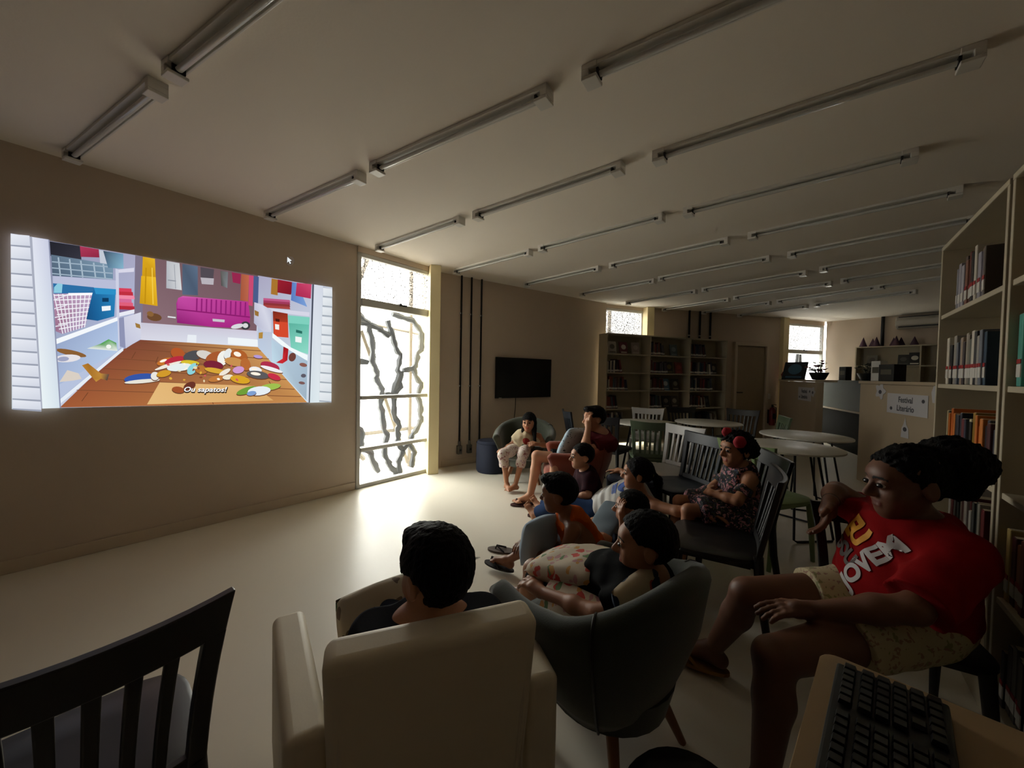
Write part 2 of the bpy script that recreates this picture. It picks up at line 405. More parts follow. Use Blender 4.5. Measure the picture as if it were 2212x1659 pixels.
# ================================================================= PROJECTED FILM (a generic closet picture, its subtitle and the stray cursor)
QS = [(83, 93), (2066, 422), (2068, 1128), (78, 1180)]                       # drawing-board corners
QD = [(-2.285, 2.095), (-0.295, 2.145), (-0.295, 0.975), (-2.29, 1.025)]     # (along wall, height) on the screen wall
def homog(src, dst):
    A = []; b = []
    for (x, y), (u, w) in zip(src, dst):
        A.append([x, y, 1, 0, 0, 0, -u * x, -u * y]); b.append(u)
        A.append([0, 0, 0, x, y, 1, -w * x, -w * y]); b.append(w)
    h = np.linalg.solve(np.array(A, float), np.array(b, float)); return np.append(h, 1).reshape(3, 3)
HM = homog(QS, QD)
FO = onA(-1.29, 1.0, 0.0)
def pic(x, y, lay):
    q = HM @ V(x, y, 1.0); t, z = q[0] / q[2], q[1] / q[2]
    off = -(0.003 + 0.00012 * lay); p = onA(t, z, off)
    return (p[0] - FO[0], p[1] - FO[1], p[2] - FO[2])
class Pic:
    def __init__(s): s.v = []; s.f = []; s.c = []; s.lay = 0
    def poly(s, pts, cols, solid=False):
        s.lay += 1; n = len(s.v)
        if isinstance(cols, str): cols = [cols] * len(pts)
        cc = []
        for i, (x, y) in enumerate(pts): s.v.append(pic(x, y, s.lay)); cc.append(lin(cols[i % len(cols)]))
        s.f.append(list(range(n, n + len(pts)))); s.c.append(cc)
    def ell(s, cx, cy, rx, ry, col, ang=0.0, col2=None):
        ca, sa = math.cos(math.radians(ang)), math.sin(math.radians(ang)); pts = []; cols = []
        for k in range(16):
            a = 2 * math.pi * k / 16; x, y = rx * math.cos(a), ry * math.sin(a)
            pts.append((cx + x * ca - y * sa, cy + x * sa + y * ca)); cols.append(col if (k < 8 or not col2) else col2)
        s.poly(pts, cols)
    def line(s, a, b, w, col):
        a, b = V(a), V(b); d = nrm(b - a); n = V(-d[1], d[0]) * w / 2
        s.poly([tuple(a + n), tuple(b + n), tuple(b - n), tuple(a - n)], col)
    def build(s, name, m_, parent=None):
        me = bpy.data.meshes.new(name); me.from_pydata(s.v, [], s.f); me.materials.append(m_)
        at = me.color_attributes.new('Col', 'FLOAT_COLOR', 'CORNER'); i = 0
        for cc in s.c:
            for c in cc: at.data[i].color = (*c, 1); i += 1
        o = bpy.data.objects.new(name, me); COL.objects.link(o)
        if parent: o.parent = parent
        return o
M_film = mat_emit_attr('projected_light', 1.0)
film = empty('projected_film', FO)
tag(film, 'bright film picture of a closet with clothes, boxes and shoes, projected on the wall', 'projection')
P = Pic()
P.poly(QS, 'c9cfe0')
P.poly([(320, 132), (900, 228), (890, 745), (382, 1130)], ['8f93b0', 'aaa9c4', 'b4bddb', 'a9b6d2'])                # shelving at the back of the opening
P.poly([(860, 222), (1625, 348), (1612, 700), (895, 650)], ['7a5f66', '6d5358', '7c5f68', '8c7078'])
P.poly([(860, 222), (905, 229), (905, 640), (850, 600)], '7d7488')
P.poly([(1620, 347), (1945, 402), (1930, 1132), (1620, 790)], ['a9a6c0', 'b9bdd4', 'd5e6ee', 'bccbe0'])
P.poly([(895, 638), (1612, 688), (1620, 788), (888, 745)], ['c9c6d6', 'cfcadb', 'dce3ee', 'd9d9e6'])
P.poly([(1185, 712), (1240, 715), (1238, 770), (1180, 765)], 'e9eef4'); P.poly([(1435, 728), (1620, 742), (1622, 786), (1435, 770)], 'eef4f8')
# floor of planks
P.poly([(790, 800), (890, 745), (1200, 762), (1620, 788), (1780, 965), (1928, 1131), (1250, 1150), (382, 1170), (560, 1000)],
       ['8a4f3a', '7d4634', 'a86a44', 'cf9a5c', 'd8a566', 'c98f52', 'dba765', 'a25a36', '8e4c35'])
for a, b in (((870, 762), (1640, 812)), ((800, 800), (1690, 862)), ((740, 862), (1740, 925)), ((660, 925), (1800, 990)), ((590, 985), (1850, 1050)), ((480, 1060), (1890, 1095))):
    P.line(a, b, 4, '7a4a30')
for a, b in (((560, 1075), (520, 1130)), ((1000, 850), (985, 890)), ((1330, 1100), (1345, 1145)), ((860, 820), (835, 862)), ((1690, 1000), (1720, 1045))): P.line(a, b, 4, '6d4029')
P.poly([(1010, 1010), (1600, 1030), (1720, 1120), (930, 1148)], ['e3b778', 'e0b276', 'd8a666', 'e5bb7d'])
# left bay
P.poly([(325, 136), (520, 166), (525, 262), (470, 250), (332, 226)], ['24242c', '2f2f38', '383843', '33333d', '2a2a33'])
P.poly([(335, 218), (722, 280), (720, 372), (342, 348)], ['5f7386', '7f9ab0', '6c8aa3', '4d5f74'])
for x in (380, 450, 520, 600, 660): P.line((x, 228 + (x - 335) * .15), (x + 12, 350 + (x - 335) * .05), 9, 'a9bccb')
for y in (262, 300, 335): P.line((340, y), (718, y + 34), 7, '9fb3c4')
P.poly([(515, 166), (632, 186), (636, 236), (520, 232)], ['b0395a', 'a53250', '8d2743', '9d304d'])
P.poly([(636, 190), (690, 198), (705, 280), (640, 270)], 'c3cad6'); P.poly([(660, 195), (785, 214), (786, 305), (690, 300)], ['394a5e', '6f98b5', '86b4cc', '5c7f9a'])
P.poly([(345, 350), (745, 378), (745, 432), (345, 405)], 'b9bed8')
P.poly([(345, 395), (600, 420), (610, 470), (350, 470)], '2d6fa6')
P.poly([(375, 395), (405, 400), (400, 455), (350, 455), (352, 420)], '8ecbe0')
P.poly([(345, 460), (596, 456), (545, 664), (402, 710), (352, 690)], ['b48fae', 'bca4c4', 'ae93b6', 'a589a8', '9a6b86'])
for k in range(9): P.line((350 + k * 28, 462), (404 + k * 17, 708 - k * 5), 6, 'efeef6')
for k in range(8): P.line((352 + k * 4, 470 + k * 30), (590 - k * 6, 466 + k * 26), 6, 'f3f2f8')
for k in range(4): P.line((346, 500 + k * 55), (430, 470 + k * 60), 6, 'e8e6f0')
P.poly([(440, 456), (596, 454), (593, 468), (440, 472)], 'fbfbff')
P.poly([(600, 424), (736, 436), (726, 600), (622, 628), (552, 618), (575, 520)], ['1f6ea8', '2a86c0', '2378b0', '1c6198', '184f80', '1a5a90'])
P.poly([(600, 422), (738, 432), (737, 466), (612, 462)], '2e90c8'); P.poly([(652, 486), (692, 486), (692, 510), (652, 510)], '103a5e'); P.poly([(648, 538), (704, 534), (704, 562), (650, 568)], 'f2f5f8')
for i, c in enumerate(('d8405a', 'c03040', 'f08aa6', 'd76a98', 'e0607c', 'b52c3c', '7f6f9c')):
    y = 424 + i * 22; P.poly([(752, y), (834 + (i % 3) * 9, y + 4), (836 + (i % 3) * 9, y + 26), (754, y + 24)], c)
P.poly([(740, 312), (852, 300), (850, 325), (742, 332)], 'd8d7e8'); P.poly([(748, 580), (852, 556), (852, 580), (750, 604)], 'e8eaf4')
P.poly([(735, 305), (755, 310), (760, 800), (745, 806)], 'cdd0e4')
P.poly([(360, 742), (746, 604), (746, 628), (362, 774)], 'f4f8fc'); P.poly([(362, 774), (746, 628), (752, 818), (375, 1030)], ['98a9cb', 'a9bddf', 'b6cbe8', 'a8b8d8'])
P.poly([(755, 612), (786, 604), (800, 800), (760, 786)], '8e93b4'); P.poly([(786, 606), (893, 574), (893, 738), (796, 800)], ['cfd0e2', 'dadbe9', 'cfd2e4', 'c2c5dc'])
P.poly([(856, 640), (886, 650), (890, 676), (862, 668)], 'a07a3c')
P.poly([(382, 1118), (778, 794), (782, 812), (384, 1146)], 'e6edf6')
P.poly([(372, 1030), (752, 815), (765, 800), (380, 1115)], 'b7c3de')
P.ell(455, 828, 98, 18, '8b5f33', 12); P.ell(430, 862, 84, 24, 'e5e2e6', -4); P.ell(405, 866, 36, 15, '9fa4c0', -4)
P.poly([(555, 800), (745, 815), (738, 765), (690, 742), (640, 770)], ['e8ece8', 'e8ece8', '3f9142', '51a850', '4a9a48']); P.ell(690, 788, 16, 13, 'f4f6f2')
P.poly([(380, 1010), (430, 935), (500, 955), (520, 990), (470, 1000)], 'd9cfc4')
P.poly([(522, 905), (560, 892), (640, 955), (692, 960), (680, 1000), (640, 988), (610, 1008), (590, 985)], ['b98030', 'a56e28', 'c08a3c', '5a4a44', '4b3f3c', 'b98436', 'c8933e', 'b07a2e'])
# garments on the rail
P.poly([(905, 232), (980, 245), (985, 358), (900, 352)], ['dba81c', 'e8b728', 'c89418', 'cf9c18']); P.poly([(895, 350), (985, 358), (996, 536), (884, 520)], ['e3b01e', 'eebf2e', 'd9a51c', 'c9971a'])
P.line((925, 300), (918, 520), 8, 'c08e12'); P.line((962, 300), (968, 525), 6, 'f5d052')
P.poly([(1052, 258), (1132, 272), (1146, 438), (1050, 426)], ['b9bcc2', 'c9ccd0', 'd5d7da', 'aeb2ba']); P.line((1060, 376), (1110, 382), 6, '8e929c'); P.line((1100, 280), (1108, 430), 4, '9a9ea8')
P.poly([(1150, 276), (1245, 292), (1246, 470), (1150, 465)], ['4e5c70', '5d7088', '4a5a70', '56687f'])
P.poly([(1262, 296), (1346, 310), (1338, 398), (1264, 388)], '514a52'); P.poly([(1262, 360), (1345, 366), (1342, 405), (1270, 400)], 'b8b2ba')
P.poly([(1385, 318), (1432, 326), (1428, 425), (1390, 410)], ['5c5a55', '6f7478', '7e8388', '4c4a47'])
P.poly([(1455, 328), (1512, 338), (1508, 400), (1462, 390)], '96284e'); P.poly([(1514, 338), (1562, 346), (1556, 508), (1508, 500)], ['a85a40', 'c0684a', 'b8644a', 'a2543c'])
P.poly([(1562, 346), (1590, 350), (1584, 536), (1558, 530)], 'c94a72'); P.poly([(1590, 350), (1622, 356), (1618, 520), (1588, 512)], '4b5c8a')
# suitcase and shoes on the ledge
P.poly([(1112, 520), (1124, 486), (1152, 474), (1556, 508), (1570, 600), (1566, 650), (1500, 672), (1330, 664), (1116, 640)], ['a42a86', 'c24aa2', 'd263b0', 'b8368f', 'b23090', 'a82a84', '9c2478', 'aa2a86', '8c2070'])
for k in range(11): P.line((1240 + k * 30, 488 + k * 2.4), (1238 + k * 30, 566 + k * 3), 9, '8f2074')
P.line((1116, 556), (1568, 604), 8, '8b1d6c'); P.poly([(1336, 614), (1412, 620), (1410, 636), (1338, 630)], 'c9c4cc'); P.ell(1540, 656, 30, 26, '3a3a40'); P.ell(1540, 656, 17, 15, 'd8d8da'); P.ell(1490, 660, 40, 14, 'd8dade', -12)
P.ell(975, 605, 46, 24, '6d4a2e', 8); P.ell(950, 585, 22, 16, '8a6238', 20); P.line((1058, 602), (1108, 608), 9, 'd9dbe0')
# right bay
P.poly([(1700, 366), (1740, 373), (1738, 470), (1696, 462)], 'a8742e'); P.poly([(1738, 372), (1838, 390), (1820, 466), (1736, 452)], ['9a2030', '8a1a2c', '7c1626', '8c1e2c'])
P.poly([(1826, 388), (1858, 394), (1920, 540), (1820, 500)], ['5f7fc0', '6c90d0', '7aa0d8', '5a7cc0']); P.poly([(1855, 392), (1946, 402), (1942, 490), (1848, 472)], ['c03a62', 'cf4a70', 'b53258', 'a92c50'])
for i, c in enumerate(('c05a86', 'a03a5c', '8e3438', 'a84440')): P.poly([(1650, 486 + i * 14), (1812, 498 + i * 14), (1816, 514 + i * 14), (1650, 502 + i * 14)], c)
P.poly([(1650, 544), (1935, 574), (1933, 598), (1650, 566)], 'd6d6e6'); P.poly([(1594, 512), (1640, 526), (1700, 560), (1700, 696), (1650, 694), (1592, 640)], ['c8c9dc', 'd6d7e6', 'bfc1d6', 'd2d5e4', 'c9cce0', 'b6b8d0'])
P.poly([(1595, 560), (1622, 572), (1620, 600), (1598, 592)], '9a7238'); P.poly([(1622, 700), (1648, 696), (1646, 735), (1622, 736)], 'b48a40')
P.poly([(1708, 566), (1800, 582), (1806, 730), (1714, 722)], ['7c2a1e', '93301f', 'd24a2c', 'b83a24']); P.poly([(1712, 628), (1800, 636), (1804, 730), (1716, 722)], 'd44a2e'); P.poly([(1722, 646), (1748, 650), (1748, 682), (1724, 678)], 'f2eee8'); P.poly([(1724, 612), (1750, 616), (1750, 634), (1726, 630)], '4c1a14')
P.poly([(1802, 596), (1934, 606), (1928, 832), (1822, 800)], ['4fa896', '5ab8a4', '8fdcc8', '7fd2be']); P.poly([(1800, 592), (1936, 604), (1934, 650), (1806, 640)], '7fd0be'); P.poly([(1852, 680), (1890, 690), (1890, 706), (1852, 698)], '2a6e62'); P.poly([(1848, 722), (1888, 728), (1886, 762), (1848, 756)], 'f0f6f4')
P.poly([(1706, 700), (1820, 790), (1925, 838), (1924, 872), (1812, 818), (1706, 730)], 'f2fafc')
P.poly([(1700, 740), (1924, 874), (1920, 1118), (1706, 880)], ['b8cfe0', 'a6bccf', '9fb2c2', 'c2dcea']); P.poly([(1730, 885), (1770, 860), (1775, 785), (1806, 800), (1800, 870), (1770, 890)], ['c01e28', 'd03038', '8a141c', 'a81a22', 'b41c26', 'c82830'])
P.ell(1830, 850, 22, 28, '6e4038', 20); P.ell(1898, 898, 24, 12, '8a5a50', 12); P.ell(1900, 965, 16, 12, '5e5a66'); P.ell(1890, 1010, 20, 9, '7c5a58', 8)
# pile of shoes on the floor
PILE = [(1040, 880, 52, 20, 'c8742c', -18), (1120, 830, 46, 34, 'b4582a', 25), (1100, 872, 64, 22, 'b82c40', -15), (1215, 842, 62, 30, '4e4e52', -12), (1290, 838, 56, 26, 'd7d3cc', 15), (1350, 850, 60, 30, 'a85a30', -20), (1400, 858, 34, 48, 'f2f2ec', 20), (1430, 830, 22, 34, 'e6eaea', 25),
        (1500, 842, 54, 36, 'b0602c', 20), (1470, 880, 62, 26, 'c89050', 10), (1540, 895, 30, 40, 'b86a34', -18), (1060, 905, 90, 10, 'efe8dc', -18), (1195, 886, 58, 15, 'd8c030', 5), (1130, 915, 80, 24, 'e6efef', -6), (1210, 925, 26, 42, '8ed4dc', 40), (1265, 930, 40, 26, 'b87434', 8), (1340, 900, 62, 26, '7a2438', 8),
        (1350, 935, 66, 16, 'd8a838', 10), (1410, 945, 40, 14, 'f0e8da', -30), (1495, 930, 36, 22, 'd09ad0', -10), (1360, 985, 52, 18, 'c07a3c', -12), (1430, 975, 34, 16, 'eee6d0', -6), (1505, 990, 62, 24, 'd8a428', 10), (1600, 930, 40, 20, 'eef0f2', 8), (1615, 960, 70, 24, '5c5a5c', 8), (1690, 905, 60, 24, 'b0304c', 16), (1700, 925, 72, 12, 'f2eef0', 16), (1716, 972, 42, 18, 'c83048', 20), (1615, 848, 28, 10, 'b49ad8', 8),
        (890, 985, 108, 30, '3556a8', -5), (895, 1003, 112, 12, 'e8e4d8', -5), (975, 970, 26, 26, 'e9e6e0', 10), (1030, 955, 46, 20, 'd29a2c', -12), (1120, 1055, 40, 20, 'a0522c', 8), (1190, 1030, 40, 22, '6a3428', -25), (1545, 1058, 66, 20, '6f9e3a', -18), (1690, 1035, 66, 20, '9fc050', -8), (1622, 1060, 72, 28, 'e6eef4', -6), (1575, 1075, 30, 14, '7fa0d0', -10)]
for cx_, cy_, rx, ry, c, a in PILE:
    P.ell(cx_, cy_ + 5, rx * 1.03, ry * 1.05, '6a4028', a)
    P.ell(cx_, cy_, rx, ry, c, a)
    P.ell(cx_ - rx * .2, cy_ - ry * .25, rx * .45, ry * .4, 'fff4e4' if rnd.random() < .12 else c, a)
for i in range(18): P.ell(rnd.uniform(1000, 1520), rnd.uniform(880, 1000), rnd.uniform(6, 14), rnd.uniform(4, 8), rnd.choice(['fff6e0', 'e8d8b0', '8a4a30', 'd05a60', 'e0b040']), rnd.uniform(0, 180))
# louvred doors at both sides
P.poly([(83, 93), (320, 132), (382, 1171), (78, 1180)], ['c8cadd', 'd3d8ea', 'dfeaf2', 'd2dee6'])
LY = [93, 168, 250, 340, 418, 500, 578, 655, 738, 818, 896, 975, 1035, 1118, 1180]
for i in range(14):
    y0, y1 = LY[i], LY[i + 1]; xr = 200 + i * 4.6
    P.poly([(84, y0 + 4), (xr, y0 + 14), (xr + 4, y1 + 6), (82, y1 - 4)], ['e8ebf3', 'dfe3ee', 'd0d5e2', 'dadfe9'])
    P.poly([(82, y1 - 6), (xr + 4, y1 + 3), (xr + 4, y1 + 15), (82, y1 + 2)], '9aa0b0')
P.poly([(200, 113), (216, 116), (272, 1174), (262, 1175)], 'a8adbd')
P.poly([(216, 116), (320, 132), (380, 1171), (270, 1175)], ['dfe2ef', 'c9cde2', 'd6e3ec', 'eaf4f6'])
P.poly([(316, 132), (324, 133), (386, 1170), (378, 1171)], '8d93ad')
P.poly([(1940, 402), (2066, 422), (2068, 1128), (1926, 1132)], ['9ea2b8', 'cdd3dd', 'e2edee', 'c8d6dc'])
P.poly([(1956, 405), (2010, 414), (1990, 1130), (1934, 1131)], ['d8dce8', 'd2d8e4', 'dfeaee', 'd5e2e8'])
for i in range(12):
    y0 = 425 + i * 58.5; xl = 2010 - i * 1.6
    P.poly([(xl, y0), (2066, y0 + 8), (2067, y0 + 56), (xl, y0 + 50)], ['e9edf1', 'e2e7ec', 'd5dce2', 'dfe5ea']); P.poly([(xl, y0 + 48), (2067, y0 + 54), (2067, y0 + 62), (xl, y0 + 56)], 'a3abb5')
P.poly([(1944, 403), (1952, 404), (1934, 1131), (1927, 1132)], '3c4250')
P.build('picture', M_film, film)
def board_text(body, cx_, cy_, wpx, hpx, col, name, lay, bold, shear):
    me = text_mesh(body, 1.0, 0.0, bold, shear)
    X = np.array([v.co[:] for v in me.vertices]); lo, hi = X.min(0), X.max(0)
    me2 = bpy.data.meshes.new(name)
    vs_ = [pic(cx_ + (x - (lo[0] + hi[0]) / 2) / (hi[0] - lo[0]) * wpx, cy_ - (y - (lo[1] + hi[1]) / 2) / (hi[1] - lo[1]) * hpx, lay) for x, y, z in X]
    me2.from_pydata(vs_, [], [list(p.vertices) for p in me.polygons]); me2.materials.append(M_film)
    at = me2.color_attributes.new('Col', 'FLOAT_COLOR', 'CORNER')
    for d_ in at.data: d_.color = (*lin(col), 1)
    o_ = bpy.data.objects.new(name, me2); COL.objects.link(o_); o_.parent = film; return o_
board_text('Ou sapatos!', 1289, 1061, 274, 50, '2a2018', 'subtitle_outline', P.lay + 3, 0.05, 0.25)
board_text('Ou sapatos!', 1287, 1056, 266, 40, 'ffffff', 'subtitle', P.lay + 6, 0.018, 0.25)
c = Pic(); c.lay = 3
CU = [(1800, 232), (1800, 268), (1809, 260), (1816, 276), (1823, 272), (1816, 258), (1828, 256)]
c.ell(1818, 258, 26, 28, '584c40'); c.poly([(x - 2, y - 2) if i in (0,) else (x + 3, y + 3) for i, (x, y) in enumerate(CU)], '15130f'); c.poly(CU, 'e8ecee')
c.v = c.v; c.build('mouse_cursor', M_film, film)
# ================================================================= CEILING TUBE FIXTURES (fanning rows, switched off)
M_tube = mat('unlit_glass_tube', (0.80, 0.80, 0.78), 0.12, 0.03, 10)
def tube_fixture():
    r = empty('ceiling_tube_light'); L = 1.30
    m = MB(); m.box((0, 0, -0.012), (L - 0.06, 0.07, 0.024)); m.box((0, 0.03, -0.03), (L - 0.08, 0.010, 0.035)); m.build('channel', M_white, r, bevel=0.003)
    for s in (-1, 1):
        e = MB(); x = s * (L / 2 - 0.035)
        e.box((x, 0, -0.016), (0.07, 0.078, 0.032)); e.box((x + s * 0.018, 0, -0.05), (0.034, 0.078, 0.04)); e.box((x, 0, -0.080), (0.07, 0.078, 0.02)); ec = e.build('end_cap', M_white, r, bevel=0.003)
        k = MB(); k.box((s * (L / 2 - 0.068), 0, -0.05), (0.01, 0.05, 0.036)); lo = k.build('lamp_socket', M_black, r); lo.parent = ec
    m = MB(); m.tube([(-L / 2 + .06, 0, -0.052), (L / 2 - .06, 0, -0.052)], 0.0145, 12); m.build('tube', M_tube, r, smooth=True)
    return r
# rows: (x, y, angle) of each fixture centre, window-wall end first
ROWS = [[(-2.26, 2.16, -29.0), (-0.99, 1.45, -29.0)], [(-1.59, 3.0, -33.3), (-0.39, 2.20, -33.3), (0.84, 1.39, -33.3)], [(-0.965, 3.77, -38.8), (0.17, 2.87, -38.8), (1.35, 1.97, -37.5)],
        [(-0.30, 4.64, -42.6), (0.75, 3.65, -42.4), (1.85, 2.70, -41.2)], [(0.61, 5.25, -46.6), (1.61, 4.20, -46.0), (2.63, 3.15, -46.0)], [(1.52, 5.83, -49.0), (2.39, 4.75, -49.5), (3.33, 3.63, -50.8)],
        [(2.43, 6.47, -54.5), (3.24, 5.32, -53.5), (4.05, 4.12, -54.5)], [(3.29, 7.06, -58.0), (3.99, 5.83, -57.5), (4.72, 4.62, -58)], [(4.16, 7.29, -61.5), (4.83, 6.04, -60.5), (5.46, 4.9, -61)],
        [(5.02, 7.55, -64.5), (5.62, 6.25, -63.5)]]
POS = [['whose far end meets the screen wall', 'inboard of the screen wall fixture', 'over the near bookcases'], ['end by the window wall', 'middle of its row', 'end by the bookcases']]
proto = None
for i, row in enumerate(ROWS):
    for k, (x, y, a) in enumerate(row):
        o = tube_fixture() if proto is None else copy_tree(proto)
        if proto is None: proto = o
        o.location = (x, y, CE); o.rotation_euler = (0, 0, math.radians(a)); o.scale = (1, 1, .75)
        tag(o, 'unlit white tube light, %s row from the camera, %s' % (ORD[i], POS[1][k]), 'ceiling light', 'fanned rows of ceiling tube lights')
# ================================================================= FURNITURE
# ---- things on the TV wall
def onB(t, z, off=0.0): p = B0 + dB * t + nB * off; return (p[0], p[1], z)
angB = math.atan2(dB[1], dB[0])
tv = empty('television', onB(1.43, 0.93, 0.05), angB); tag(tv, 'flat black television hanging on the beige wall above the dark armchair', 'television')
M_scr = mat('black_screen', (0.012, 0.012, 0.014), 0.25); M_bez = mat('black_bezel', (0.02, 0.02, 0.022), 0.4)
m = MB(); m.box((0, 0.012, 0.31), (1.10, 0.03, 0.62)); m.box((0, 0.035, 0.28), (0.5, 0.03, 0.3)); m.build('casing', M_bez, tv, bevel=0.006)
m = MB(); m.box((0, -0.005, 0.315), (1.085, 0.004, 0.60)); m.build('screen', M_scr, tv)
m = MB(); m.box((-0.47, -0.006, 0.007), (0.05, 0.003, 0.008)); under(m.build('maker_badge', M_alu, tv), 'casing')
m = MB(); p0 = onB(1.28, 0.95, 0.012); m.tube([(0, 0, 0), (0, 0.0, -0.2), (-0.03, -0.02, -0.5), (-0.06, -0.04, -0.66), (-0.1, -0.06, -0.68), (-0.1, -0.06, -0.72)], 0.0055, 6)
o = m.build('power_cord', M_black, smooth=True); o.location = p0; tag(o, 'thin dark cord hanging under the television', 'cord')
M_cond = mat('dark_conduit', (0.10, 0.10, 0.10), 0.4, 0.1, 20, metal=0.5)
M_box = mat('grey_outlet_box', (0.42, 0.41, 0.38), 0.4, 0.1, 20, metal=0.3)
for i, t in enumerate((0.292, 0.452, 0.618)):
    c = empty('electrical_conduit', onB(t, 0.20, 0.035), angB)
    tag(c, 'dark vertical conduit with outlet box on the TV wall, %s' % ('nearest the tall window', 'middle one of three', 'nearest the television')[i], 'conduit', 'conduits beside the tall window')
    m = MB(); m.tube([(0, 0, 0.13), (0, 0, CE - 0.2)], 0.0135, 10); m.build('pipe', M_cond, c, smooth=True)
    m = MB(); m.box((0, 0, 0.02), (0.062, 0.06, 0.12)); m.box((0, -0.032, 0.02), (0.05, 0.008, 0.10)); m.build('outlet_box', M_box, c, bevel=0.006)
    m = MB(); m.tube([(0, 0, 0.08), (0, 0, 0.14)], 0.019, 10); under(m.build('connector', M_box, c, smooth=True), 'pipe')
    m = MB(); m.box((0, -0.037, 0.02), (0.03, 0.004, 0.03)); under(m.build('socket_face', M_black, c), 'outlet_box')
    for z in (1.93, 0.92):
        m = MB(); m.box((0, 0.004, z), (0.05, 0.026, 0.02)); m.build('clip', M_alu, c, bevel=0.003)
angC = math.atan2(dC[1], dC[0])
for i, t in enumerate((1.02, 1.28, 1.54)):
    p = C0 + dC * t + nC * 0.03; c = empty('electrical_conduit', (*p, 2.06), angC)
    tag(c, 'short dark conduit above the back bookcase, %s' % ('nearest the window', 'middle one of three', 'farthest from the window')[i], 'conduit', 'conduits above the bookcase')
    m = MB(); m.tube([(0, 0, 0.0), (0, 0, CE - 2.06)], 0.020, 10); m.build('pipe', M_cond, c, smooth=True)
    m = MB(); m.tube([(0, 0, 0.08), (0, 0, 0.10)], 0.026, 10); m.build('clip', M_alu, c, smooth=True)
p = C0 + dC * 3.17 + nC * 0.02; m = MB(); m.box((0, 0, 0), (0.09, 0.012, 0.12)); m.box((0, -0.008, 0), (0.03, 0.008, 0.05)); o = m.build('light_switch', M_white, bevel=0.003); o.location = (*p, 0.92); o.rotation_euler = (0, 0, angC)
tag(o, 'white light switch plate beside the back door', 'switch')
# fire extinguisher
fe = empty('fire_extinguisher', (*(C0 + dC * 3.12 + nC * 0.16), 0.30)); tag(fe, 'small red and black fire extinguisher beside the back door', 'extinguisher')
M_fer = mat('extinguisher_red', (0.45, 0.05, 0.04), 0.35, 0.1)
m = MB(); m.lathe([(0.05, 0), (0.06, 0.02), (0.06, 0.32), (0.045, 0.37), (0.02, 0.39)], 16); m.build('cylinder_body', M_fer, fe, smooth=True)
m = MB(); m.box((0, 0, 0.41), (0.03, 0.03, 0.05)); m.box((0.03, 0, 0.44), (0.10, 0.02, 0.015)); m.box((0, -0.058, 0.2), (0.06, 0.01, 0.12)); m.build('valve', M_black, fe, bevel=0.003)
m = MB(); m.tube([(0.02, 0, 0.41), (0.08, 0, 0.38), (0.085, 0, 0.2), (0.075, 0, 0.05)], 0.009, 8); m.build('hose', M_black, fe, smooth=True)
m = MB(); m.box((0, 0.09, 0.18), (0.05, 0.06, 0.3)); m.build('bracket', M_dmetal, fe)

